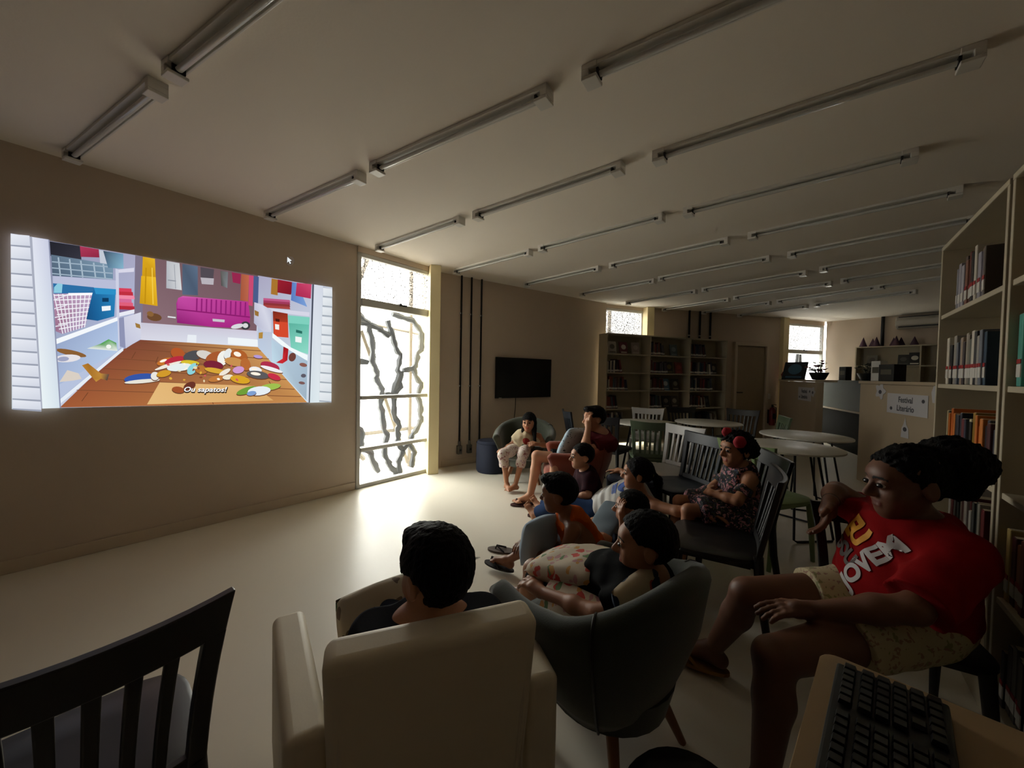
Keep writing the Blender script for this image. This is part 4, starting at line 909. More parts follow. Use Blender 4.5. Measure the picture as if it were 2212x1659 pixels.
# local y must point away from the room: x axis = dR, y axis = rotate +90 -> check sign
yl = V(-dR[1], dR[0])
RB2 = RO + dR * 0.985
bookcase('bookcase', RO, ra, 1, 0.955, 0.27, ZR, 2.05, 'tall cream bookcase full of labelled books behind the person in red')
bookcase('bookcase', RB2, ra, 1, 0.955, 0.27, ZR, 2.05, 'tall cream bookcase cut off by the right picture edge')
R1, R2 = place_R(RO), place_R(RB2)
NEARC = {0: ['c8c0b0', '8a8a90', '9a96a0', 'a8a4ac', '4a4038', '7a5040', '6a3028', '5a2a24', '14100e'], 1: ['d0c8b8', '1a1a1e', '9a948c', '8a8680', '6a6e78', '34485a', 'a08c78', '3a3036', 'b0a898', '787064', '565a52'],
         2: ['c8b890', '17140f', '8a6a20', 'c06a1c', 'b85a18', 'c87428', '1f1f26', '3c3c44', '4a1c20', '2a2e3a', '6a1a20', '1c2438'], 3: ['b0aca4', '5a1a1c', 'a8a49c', '3a3a36', '2a2e2a', '8a8478', '5a1418', '4a1214'], 4: ['3a3030', '2a2a30', '6a5a4a']}
SH = ['top', 'second', 'third', 'fourth', 'bottom']
def near_row(RM, r_, f0, f1, cols, who, leanlast=False):
    x = f0; i = 0
    while x < f1:
        c = cols[i % len(cols)]; th = rnd.uniform(.022, .042); ht = rnd.uniform(.20, .265)
        add_book(RM, x + th / 2, rnd.uniform(.02, .035), ZR[r_], th - .002, .17, ht, c, '%s book, %s along the %s shelf, %s' % (CN(c), ORD2(i), SH[r_], who), 'books on the %s shelf, %s' % (SH[r_], who), 0, True, r_ != 0 or i > 3)
        x += th + .001; i += 1
near_row(R1, 0, .16, .62, NEARC[0], 'bookcase behind the person in red')
near_row(R1, 1, .09, .66, NEARC[1], 'bookcase behind the person in red')
near_row(R1, 2, .09, .80, NEARC[2], 'bookcase behind the person in red')
near_row(R1, 3, .25, .72, NEARC[3], 'bookcase behind the person in red')
face_book(R1, .80, ZR[0] + .001, .20, .26, '3a1f18', '15100d', 'dark brown large book at the near end of the top shelf', .05, 0.0, .06)
face_book(R1, .82, ZR[1] + .001, .20, .25, '2a2a26', '3c3c38', 'dark large book at the near end of the second shelf', .05, 0.0, .06)
face_book(R1, .84, ZR[3] + .001, .19, .25, '4a1214', '5a1a1c', 'dark red large book leaning at the near end of the fourth shelf', .12, 0.0, .06)
near_row(R2, 1, .03, .45, ['4f9a8c', '5aa898', 'c8b890', '5a1a1c', 'b8a488', '8a7a68'], 'bookcase at the right edge')
near_row(R2, 3, .03, .45, ['c0a868', '4a1214', '8a4a20', '6a2a20', '4a1418', '7a3a22'], 'bookcase at the right edge')
near_row(R2, 4, .03, .45, ['2a2424', '3a3030', '4a4440'], 'bookcase at the right edge')

# far bookcase against the end wall, with paper cones on top
DO = D0 + dD * 0.62 + nD * 0.31; da = math.atan2(dD[1], dD[0])
ZD = [1.62, 1.24, 0.86, 0.48, 0.12]
bookcase('bookcase', DO, da, 2, 0.98, 0.28, ZD, 2.02, 'cream bookcase against the far end wall with dark paper cones on top')
DM = Matrix.Translation((*DO, 0)) @ Matrix.Rotation(da, 4, 'Z')
M_cone = mat('purple_card', (0.23, 0.10, 0.20), 0.7, 0.2, 20)
for i, (x, h) in enumerate(((.10, .20), (.24, .17), (.31, .20), (.56, .17), (.61, .20), (.67, .17), (.87, .17))):
    m = MB(); m.lathe([(0.07, 0), (0.068, 0.004), (0.004, h), (0.002, h + .003)], 16); o = m.build('paper_cone', M_cone, smooth=True); o.matrix_world = DM @ Matrix.Translation((x, .10 + .05 * (i % 2), 2.02))
    tag(o, 'dark purple paper cone on the far bookcase, %s from the window' % ORD[i], 'cone', 'paper cones')
for k, (x, z, w, h, c, c2, lab) in enumerate(((.25, ZD[0], .16, .22, '6a665e', '4a4640', 'grey book standing near the window end of the far bookcase'), (.72, ZD[0], .16, .22, '2c2a28', '50504a', 'dark book second from the divider on the far bookcase'), (.88, ZD[0], .17, .26, '1c1c1c', 'd0ccc0', 'black and white book by the divider of the far bookcase'),
                                   (1.38, ZD[0], .18, .24, '3a3836', '55524c', 'dim grey book in the right bay of the far bookcase'), (1.55, ZD[0], .10, .26, '8a8880', '6a6860', 'pale narrow book in the right bay of the far bookcase'))):
    face_book(DM, x, z + .001, w, h, c, c2, lab)
# air conditioner on the end wall and a downpipe
ac = empty('air_conditioner', (*(D0 + dD * 1.75 + nD * 0.005), 2.36), da); tag(ac, 'long grey-white split air conditioner high on the far end wall', 'air conditioner')
M_ac = mat('ac_plastic', (0.72, 0.70, 0.66), 0.4, 0.06, 10)
m = MB(); pr_ = [(0, 0), (0.14, 0), (0.21, 0.06), (0.22, 0.16), (0.19, 0.24), (0, 0.26)]; m.prism([(-0.55, -a, b) for a, b in pr_], (0, 0, 0), (1.25, 0, 0)); m.build('casing', M_ac, ac, bevel=0.02)
m = MB(); m.box((0.075, -0.19, 0.035), (1.15, 0.06, 0.02)); m.build('air_outlet', M_black, ac)
m = MB(); m.box((0.075, -0.195, 0.232), (1.15, 0.05, 0.012)); m.build('intake_slot', M_black, ac)
o = MB().tube([(0, 0, 2.03), (0, 0, CE)], 0.03, 10).build('downpipe', M_cond, smooth=True); o.location = (*(D0 + dD * 0.98 + nD * 0.05), 0); tag(o, 'dark pipe running from the far bookcase up to the ceiling', 'pipe')

# ---- low partition with the festival posters and what stands on it
dP = unit(69); PQ = V(4.56, 5.03); nP = V(-dP[1], dP[0])     # nP faces the room
pa = math.atan2(-dP[1], -dP[0])                               # local x runs towards the camera side
M_part = mat('beige_partition_board', (0.72, 0.65, 0.55), 0.6, 0.10, 4, 0.02, 60)
def part_board(t0, t1, lab, th=0.10):
    """t along dP from PQ, negative is towards the camera"""
    a = PQ + dP * t1; r = empty('partition', (*a, 0), pa); L = t1 - t0; tag(r, lab, 'partition')
    m = MB(); m.box((L / 2, th / 2, 0.63), (L, th, 1.26)); m.build('panel', M_part, r, bevel=0.004); m = MB(); m.box((L / 2, th / 2 + 0.08, 1.28), (L + .01, th + 0.2, 0.035)); m.build('counter_top', M_part, r, bevel=0.004); return r
part_board(-2.6, 0.0, 'beige counter partition with a poster, nearest the right bookcase'); part_board(1.50, 3.62, 'beige counter partition with a poster, beside the back door')
def onP(t, z, off=0.0): p = PQ + dP * t + nP * off; return (p[0], p[1], z)
M_gg = mat('grey_green_screen', (0.23, 0.245, 0.20), 0.7, 0.08, 4)
sc_ = empty('reception_desk', onP(4.0, 0, -0.75), pa); tag(sc_, 'dark reception desk with grey-green screen in the partition gap', 'desk')
m = MB(); m.box((1.7, 0.02, 1.03), (3.4, 0.03, 0.54)); m.box((1.7, 0.10, 1.285), (3.4, 0.22, 0.025)); m.build('screen_panel', M_gg, sc_); m = MB(); m.box((1.7, 0.30, 0.74), (3.4, 0.60, 0.03)); m.build('desk_top', M_part, sc_)
m = MB(); m.box((1.7, 0.06, 0.36), (3.4, 0.03, 0.72)); m.build('front_panel', mat('dark_brown_board', (0.085, 0.075, 0.06), 0.9, 0.1, 8, spec=.1), sc_)
M_paper = mat('white_paper', (0.78, 0.77, 0.78), 0.8, 0.05, 30); M_ink = mat('grey_ink', (0.32, 0.32, 0.34), 0.7)
def poster(t, zc, w, h, lab):
    r = empty('poster', onP(t, zc, 0.004), pa); tag(r, lab, 'poster')
    m = MB(); m.box((0, 0, 0), (w, 0.002, h)); m.build('sheet', M_paper, r)
    for i, wd in enumerate(('Festival', 'Literário')):
        me = text_mesh(wd, h * 0.40, 0.0004, h * 0.008); me.transform(Matrix.Translation((-0.01, -0.002, h * (0.2 - 0.42 * i))) @ Matrix.Rotation(math.pi / 2, 4, 'X')); me.materials.append(M_ink)
        o_ = bpy.data.objects.new('lettering', me); COL.objects.link(o_); o_.parent = r
    for x, z in ((w * .40, h * .22), (-w * .38, -h * .26)):
        m = MB(); m.lathe([(0.001, -.0003), (h * .09, -.0002), (h * .09, .0002), (0.001, .0003)], 10); m.v = [(x + p[0] * 1.3, -0.0022 + p[2], z + p[1]) for p in m.v]; m.build('small_drawing', M_ink, r)
    return r
poster(-1.02, 1.055, 0.72, 0.22, "white paper sign reading 'Festival Literário' on the near partition"); poster(2.05, 1.04, 0.66, 0.24, "white paper sign reading 'Festival Literário' on the partition by the door")
def cutout(t, z, pts, lab, dark=None):
    r = empty('paper_cutout', onP(t, z, 0.004), pa); tag(r, lab, 'paper cutout', 'paper cutouts on the partition'); m = MB(); m.prism([(x, 0, y) for x, y in pts], (0, 0, 0), (0, 0.0015, 0)); m.build('sheet', M_paper, r)
    m = MB(); m.lathe([(0.001, -.0003), (.035, -.0002), (.035, .0002), (0.001, .0003)], 10); m.v = [(p[0], -0.0012 + p[2], p[1] * .7 - .01) for p in m.v]; m.build('drawing', M_ink, r)
fl_ = [(0.10 * (1 + .25 * math.cos(5 * a)) * math.cos(a), 0.085 * (1 + .25 * math.cos(5 * a)) * math.sin(a)) for a in np.linspace(0, 2 * math.pi, 25)[:-1]]
cutout(-0.50, 1.18, fl_, 'white flower-shaped paper cutout left of the near sign'); cutout(-1.52, 1.19, [(-.08, -.09), (.07, -.10), (.11, 0), (.08, .10), (-.06, .09), (-.10, .01)], 'white paper cutout with a drawing, right of the near sign')
cutout(-1.02, 0.80, [(-.07, -.10), (.07, -.10), (.06, 0), (.02, .04), (0, .12), (-.03, .04), (-.06, 0)], 'small white bell-shaped paper cutout below the near sign'); cutout(1.65, 1.09, fl_[::2], 'pale paper flower near the opening in the partition')
# on the counter top
ZC = 1.2985
def on_counter(t): p = PQ + dP * t - nP * 0.12; return (p[0], p[1])
rb = MB(); rb.lathe([(0.04, 0), (0.12, 0.03), (0.14, 0.10), (0.10, 0.17), (0.03, 0.19)], 10, sx=1.0, sy=.8); o = rb.build('red_paper_ball', mat('red_crepe', (0.50, 0.05, 0.06), 0.8, 0.3, 20, .4, 30), smooth=True); o.location = (*on_counter(3.5), ZC); tag(o, 'crumpled red paper ball at the door end of the counter', 'paper ball')
bm_ = Matrix.Translation((*on_counter(3.02), ZC)) @ Matrix.Rotation(pa, 4, 'Z')
face_book(bm_, 0, 0, .42, .38, '22262e', '3f6a8a', 'large dark atlas leaning open on the counter in front of the window', .35, .85, -.05)
M_leafd = mat('dark_leaf', (0.10, 0.13, 0.07), 0.6, 0.3, 20); M_soil = mat('soil', (0.09, 0.06, 0.04), 0.9); M_potg = mat('dark_green_pot', (0.08, 0.11, 0.10), 0.45, 0.2, 12); M_pnk = mat('dusky_petal', (0.45, 0.16, 0.18), 0.7, 0.2, 20)
def on_desk(t): p = PQ + dP * t - nP * 0.85; return (p[0], p[1])
def potted(t, lab, flower, seed, n, pc):
    r_ = random.Random(seed); o = empty('potted_plant', (*(on_counter(t) if flower else on_desk(t)), ZC)); o.scale = (.85, .85, .85); tag(o, lab, 'potted plant')
    m = MB(); m.lathe([(0.09, 0), (0.11, 0.01), (0.16, 0.13), (0.165, 0.15), (0.15, 0.15), (0.14, 0.13)], 20); m.build('pot', pc, o, smooth=True)
    m = MB(); m.lathe([(0.01, 0.125), (0.14, 0.126), (0.13, 0.13)], 16); m.build('soil', M_soil, o)
    lf = None
    for k in range(n):
        a = r_.uniform(0, 6.28); h = r_.uniform(.16, .40); rad = r_.uniform(.05, .22); tip = V(rad * math.cos(a), rad * math.sin(a), h)
        m = MB(); m.tube([(0.02 * math.cos(a), 0.02 * math.sin(a), .12), tip * V(.5, .5, .75), tip], .004, 5); m.build('stem', M_leafd, o)
        for j in range(3):
            if lf is None:
                q = MB(); q.add([(0, 0, 0), (.03, .022, .006), (.07, .016, 0), (.095, 0, -.01), (.07, -.016, 0), (.03, -.022, .006), (.045, 0, .0)], [(0, 1, 6), (1, 2, 6), (2, 3, 6), (3, 4, 6), (4, 5, 6), (5, 0, 6)]); lo_ = q.build('leaf', M_leafd, o); lf = lo_.data
            else: lo_ = bpy.data.objects.new('leaf', lf); COL.objects.link(lo_); lo_.parent = o
            lo_.location = tip * r_.uniform(.75, 1); lo_.rotation_euler = (r_.uniform(-.6, .6), r_.uniform(-.7, .3), r_.uniform(0, 6.28))
        if flower and k % 2 == 0:
            q = MB(); q.lathe([(0.005, -.02), (.03, -.006), (.036, .008), (.012, .016)], 8, tip); q.build('flower', M_pnk, o, smooth=True)
potted(1.80, 'flowering plant in dark bowl on the counter before the window', True, 3, 16, M_potg); potted(1.95, 'dim leafy plant in dark bowl behind the partition gap', False, 5, 12, M_potg)
def carton(t, w, h, c, lab):
    m = MB(); m.box((0, 0, h / 2), (w, w * .7, h)); o = m.build('carton', bmat(c), bevel=.004); o.location = (*(on_desk(t) if t > 2 else on_counter(t)), ZC); o.rotation_euler = (0, 0, pa + .3); tag(o, lab, 'box')
    for s in (-1,):
        m = MB(); m.box((0, s * (w * .35 + .001), h * .55), (w * .7, .002, h * .3)); m.build('printed_label', bmat('5a5648'), o)
carton(2.80, .16, .26, '15170f', 'upright black box on the counter next to the flowering plant'); carton(-.16, .13, .25, 'd6d4cc', 'small white upright carton on the near counter'); carton(-.45, .20, .20, '1e1c1a', 'dark box beside the small white carton'); carton(-1.75, .28, .2, '1a1917', 'wide dark box on the counter near the right bookcase')
# ================================================================= PEOPLE
# Bodies are one continuous surface each: tapered limbs blended as a signed-distance field, then meshed.
class Field:
    def __init__(s, lo, hi, h):
        s.h = h; s.lo = V(lo); s.n = np.ceil((V(hi) - s.lo) / h).astype(int) + 1
        s.a = np.full(s.n, 0.08, np.float32)
    def _win(s, lo, hi):
        i0 = np.clip(np.floor((V(lo) - s.lo) / s.h).astype(int), 0, s.n); i1 = np.clip(np.ceil((V(hi) - s.lo) / s.h).astype(int) + 1, 0, s.n)
        if np.any(i1 <= i0): return None
        g = [(s.lo[k] + s.h * np.arange(i0[k], i1[k])).astype(np.float32) for k in range(3)]
        return tuple(slice(i0[k], i1[k]) for k in range(3)), g[0][:, None, None], g[1][None, :, None], g[2][None, None, :]
    def apply(s, pr_, grow=0.0):
        kind, k, op = pr_['t'], pr_.get('k', 0.015), pr_.get('op', 'add')
        mg = k + 3 * s.h + abs(grow)
        lo, hi = bounds(pr_); w = s._win(lo - mg, hi + mg)
        if w is None: return
        sl, X, Y, Z = w
        if kind == 'cone':
            a, b, ra, rb = V(pr_['a']), V(pr_['b']), pr_['ra'] + grow, pr_['rb'] + grow
            ba = b - a; L2 = max(1e-9, float(ba @ ba)); px, py, pz = X - a[0], Y - a[1], Z - a[2]
            t = (px * ba[0] + py * ba[1] + pz * ba[2]) / L2; tc = np.clip(t, 0, 1)
            d = np.sqrt((px - tc * ba[0]) ** 2 + (py - tc * ba[1]) ** 2 + (pz - tc * ba[2]) ** 2) - (ra + (rb - ra) * tc)
            if 'fa' in pr_: d = np.maximum(d, -t * math.sqrt(L2))
            if 'fb' in pr_: d = np.maximum(d, (t - 1) * math.sqrt(L2))
        else:
            c, R, r = V(pr_['c']), pr_['R'], V(pr_['r']) + grow
            px, py, pz = X - c[0], Y - c[1], Z - c[2]
            u = (px * R[0][0] + py * R[0][1] + pz * R[0][2]); v = (px * R[1][0] + py * R[1][1] + pz * R[1][2]); q = (px * R[2][0] + py * R[2][1] + pz * R[2][2])
            k0 = np.sqrt((u / r[0]) ** 2 + (v / r[1]) ** 2 + (q / r[2]) ** 2); k1 = np.sqrt((u / r[0] ** 2) ** 2 + (v / r[1] ** 2) ** 2 + (q / r[2] ** 2) ** 2)
            d = k0 * (k0 - 1) / np.maximum(k1, 1e-6)
            for (n_, off) in pr_.get('cut', []): d = np.maximum(d, px * n_[0] + py * n_[1] + pz * n_[2] - off)
        cur = s.a[sl]
        if op == 'add':
            hh = np.maximum(k - np.abs(cur - d), 0) / max(k, 1e-6); s.a[sl] = np.minimum(cur, d) - hh * hh * k * 0.25
        else:
            d = -d; hh = np.maximum(k - np.abs(cur - d), 0) / max(k, 1e-6); s.a[sl] = np.maximum(cur, d) + hh * hh * k * 0.25
    def cut(s, p, n):
        p, n = V(p), nrm(n); g = [(s.lo[k] + s.h * np.arange(s.n[k])).astype(np.float32) for k in range(3)]
        s.a = np.maximum(s.a, (g[0][:, None, None] - p[0]) * n[0] + (g[1][None, :, None] - p[1]) * n[1] + (g[2][None, None, :] - p[2]) * n[2]).astype(np.float32)
    def ripple(s, amp, freq, seed):
        r_ = np.random.RandomState(seed); g = [(s.lo[k] + s.h * np.arange(s.n[k])).astype(np.float32) for k in range(3)]
        acc = 0
        for i in range(5):
            d = r_.normal(size=3); d /= np.linalg.norm(d); f = freq * (0.6 + 0.9 * r_.rand()); ph = r_.rand() * 6.28
            acc = acc + np.sin(f * (d[0] * g[0][:, None, None] + d[1] * g[1][None, :, None] + d[2] * g[2][None, None, :]) + ph)
        s.a = (s.a + amp * acc / 2.2).astype(np.float32)
    def mesh(s):
        bg = 3 * s.h; arr = np.clip(s.a, -bg, bg)
        g = openvdb.FloatGrid(bg); g.copyFromArray(np.ascontiguousarray(arr), tolerance=1e-5)
        pts, quads = g.convertToQuads(0.0)
        return np.asarray(pts) * s.h + s.lo, np.asarray(quads)[:, ::-1]
def bounds(p):
    if p['t'] == 'cone':
        r = max(p['ra'], p['rb']); return np.minimum(p['a'], p['b']) - r, np.maximum(p['a'], p['b']) + r
    r = max(p['r']); return V(p['c']) - r, V(p['c']) + r
def cone(a, b, ra, rb, k=0.015, **kw): return dict(t='cone', a=V(a), b=V(b), ra=ra, rb=rb, k=k, **kw)
def ell(c, R, r, k=0.02, **kw): return dict(t='ell', c=V(c), R=[V(x) for x in R], r=r, k=k, **kw)
def field(prims, h, grow=0.0, pad=0.03):
    lo = np.min([bounds(p)[0] for p in prims if p.get('op', 'add') == 'add'], axis=0); hi = np.max([bounds(p)[1] for p in prims if p.get('op', 'add') == 'add'], axis=0)
    f = Field(lo - pad - grow, hi + pad + grow, h)
    for p in prims: f.apply(p, grow if p.get('op', 'add') == 'add' else 0)
    return f
def mesh_obj(name, pts, quads, mats, parent, off, idx=None):
    me = bpy.data.meshes.new(name); me.vertices.add(len(pts)); me.vertices.foreach_set('co', (pts - off).astype(np.float32).ravel())
    n = len(quads); me.loops.add(n * 4); me.loops.foreach_set('vertex_index', quads.astype(np.int32).ravel())
    me.polygons.add(n); me.polygons.foreach_set('loop_start', np.arange(0, n * 4, 4, dtype=np.int32)); me.polygons.foreach_set('loop_total', np.full(n, 4, np.int32)); me.update(calc_edges=True)
    for m_ in mats: me.materials.append(m_)
    if idx is not None: me.polygons.foreach_set('material_index', idx.astype(np.int32))
    me.polygons.foreach_set('use_smooth', np.ones(n, bool)); me.validate()
    o = bpy.data.objects.new(name, me); COL.objects.link(o); o.parent = parent; return o

def skin_mat(name, c):
    m_ = mat('skin_' + name, c, 0.5, 0.18, 9, 0.05, 180, spec=0.4); return m_
LIP = {}
def lerp(a, b, t): return V(a) * (1 - t) + V(b) * t

def hand(out, wr, d, palm, thumb, s, curl, spread=0.10, side=1):
    """wr wrist, d finger direction, palm palm normal (curl towards it), thumb side vector"""
    d = nrm(d); palm = nrm(palm - d * np.dot(palm, d)); th = nrm(np.cross(d, palm)); th = th * (1 if np.dot(th, thumb) > 0 else -1)
    L = 0.085 * s
    out.append(cone(wr, wr + d * L * 0.5, 0.026 * s, 0.030 * s, 0.012))
    for i, (o_, fl) in enumerate(((0.030, .072), (0.010, .080), (-0.010, .074), (-0.028, .058))):
        b = wr + d * L + th * o_ * s; out.append(cone(wr + d * 0.02 * s + th * o_ * 0.6 * s, b, 0.0135 * s, 0.0115 * s, 0.009))
        p, dirn = b, nrm(d + th * o_ * spread / 0.03); c_ = curl * (1 + 0.12 * (i - 1))
        for seg, (fr, r0, r1) in enumerate(((.45, .0098, .0090), (.32, .0090, .0083), (.27, .0083, .0072))):
            ca, sa = math.cos(c_), math.sin(c_); dirn = nrm(dirn * ca + palm * sa); pn = nrm(palm - dirn * np.dot(palm, dirn)); q = p + dirn * fl * fr * s
            out.append(cone(p, q, r0 * s, r1 * s, 0.004)); p = q
    b = wr + d * 0.028 * s + th * 0.026 * s; q = b + nrm(d * 0.7 + th * 0.7 + palm * 0.35) * 0.045 * s; out.append(cone(wr + th * 0.008 * s + d * .01 * s, b, 0.017 * s, 0.015 * s, 0.008)); out.append(cone(b, q, 0.0135 * s, 0.0115 * s, 0.006)); out.append(cone(q, q + nrm(d * 0.95 + th * 0.25 + palm * 0.4) * 0.032 * s, 0.0112 * s, 0.0088 * s, 0.004))
def foot(out, an, d, s, up=(0, 0, 1)):
    d = nrm(d); up = nrm(V(up) - d * np.dot(V(up), d)); sd = np.cross(d, up); z0 = -0.045 * s
    heel = an + up * z0 * 0.55 - d * 0.035 * s; ball = an + d * 0.115 * s + up * (z0 * 0.75)
    out.append(cone(an, heel, 0.036 * s, 0.030 * s, 0.02)); out.append(cone(an + d * 0.02 * s, ball, 0.036 * s, 0.022 * s, 0.02)); out.append(cone(heel, ball, 0.026 * s, 0.022 * s, 0.02))
    out.append(cone(ball + sd * 0.025 * s, ball - sd * 0.025 * s, 0.019 * s, 0.017 * s, 0.012))
    for i in range(5):
        o_ = (0.034 - i * 0.0165) * s; l = (0.050 - 0.005 * i) * s; r = (0.0125 if i == 0 else 0.0095) * s
        out.append(cone(ball + sd * o_, ball + sd * o_ + d * l - up * 0.006 * s, r, r * .9, 0.005))

def head_prims(c, R, S):
    """R rows: x (person's right->image), y forward, z up; S head height"""
    X, Y, Z = R
    def P(x, y, z): return c + S * (x * X + y * Y + z * Z)
    E = lambda p, r, k=.05, **kw: ell(P(*p), R, [q * S for q in r], k * S, **kw)
    pr_ = [E((0, -.06, .12), (.345, .43, .385)), E((0, .10, -.10), (.275, .285, .37), .10), E((0, .22, -.37), (.16, .14, .12), .12),
           E((-.15, .20, -.15), (.13, .14, .14), .10), E((.15, .20, -.15), (.13, .14, .14), .10), E((0, .30, .13), (.22, .10, .12), .10)]
    for sx in (-1, 1):
        pr_.append(dict(E((sx * .135, .425, .0), (.085, .075, .06), .07), op='sub'))
        pr_.append(E((sx * .135, .335, .005), (.075, .065, .06), .03))
        pr_.append(E((sx * .345, -.06, -.04), (.045, .085, .135), .03)); pr_.append(dict(E((sx * .395, -.03, -.03), (.022, .05, .085), .02), op='sub'))
        pr_.append(E((sx * .045, .405, -.145), (.042, .05, .036), .03))
    pr_.append(cone(P(0, .37, .04), P(0, .465, -.125), .028 * S, .052 * S, .05 * S))
    pr_.append(cone(P(-.07, .345, -.245), P(.07, .345, -.245), .026 * S, .026 * S, .03 * S)); pr_.append(cone(P(-.055, .347, -.298), P(.055, .347, -.298), .030 * S, .030 * S, .03 * S))
    pr_.append(dict(cone(P(-.095, .405, -.272), P(.095, .405, -.272), .020 * S, .020 * S, .02 * S), op='sub'))
    return pr_
def hair_prims(c, R, S, style):
    X, Y, Z = R
    def P(x, y, z): return c + S * (x * X + y * Y + z * Z)
    vol = style.get('vol', 0.035); n1 = nrm(.77 * Y - .64 * Z); hl = style.get('line', 0.0)
    cap_c = P(0, -.06, .12)
    cuts = [(n1, float(np.dot(P(0, .335 + hl, .26) - cap_c, n1)))]
    nz = -Z; cuts.append((nz, float(np.dot(P(0, 0, style.get('nape', -.28)) - cap_c, nz))))
    r = [(.345 + vol) * S, (.43 + vol) * S, (.385 + vol * 1.3) * S]
    pr_ = [ell(cap_c, R, r, .03 * S, cut=cuts)]
    if style.get('bangs'):
        pr_.append(ell(P(0, .30, .20), R, [.27 * S, .12 * S, .17 * S], .05 * S))
    if style.get('quiff'):
        pr_.append(ell(P(0, .24, .40), R, [.24 * S, .20 * S, .12 * S], .08 * S))
    if style.get('short'):
        for sx in (-1, 1):
            pr_.append(dict(ell(P(sx * .37, .03, -.11), R, [.17 * S, .27 * S, .20 * S], .04 * S), op='sub'))
    for a, b, ra, rb in style.get('locks', []): pr_.append(cone(P(*a), P(*b), ra * S, rb * S, .06 * S))
    for p_, r_ in style.get('puffs', []): pr_.append(ell(P(*p_), R, [q * S for q in r_], .06 * S))
    return pr_

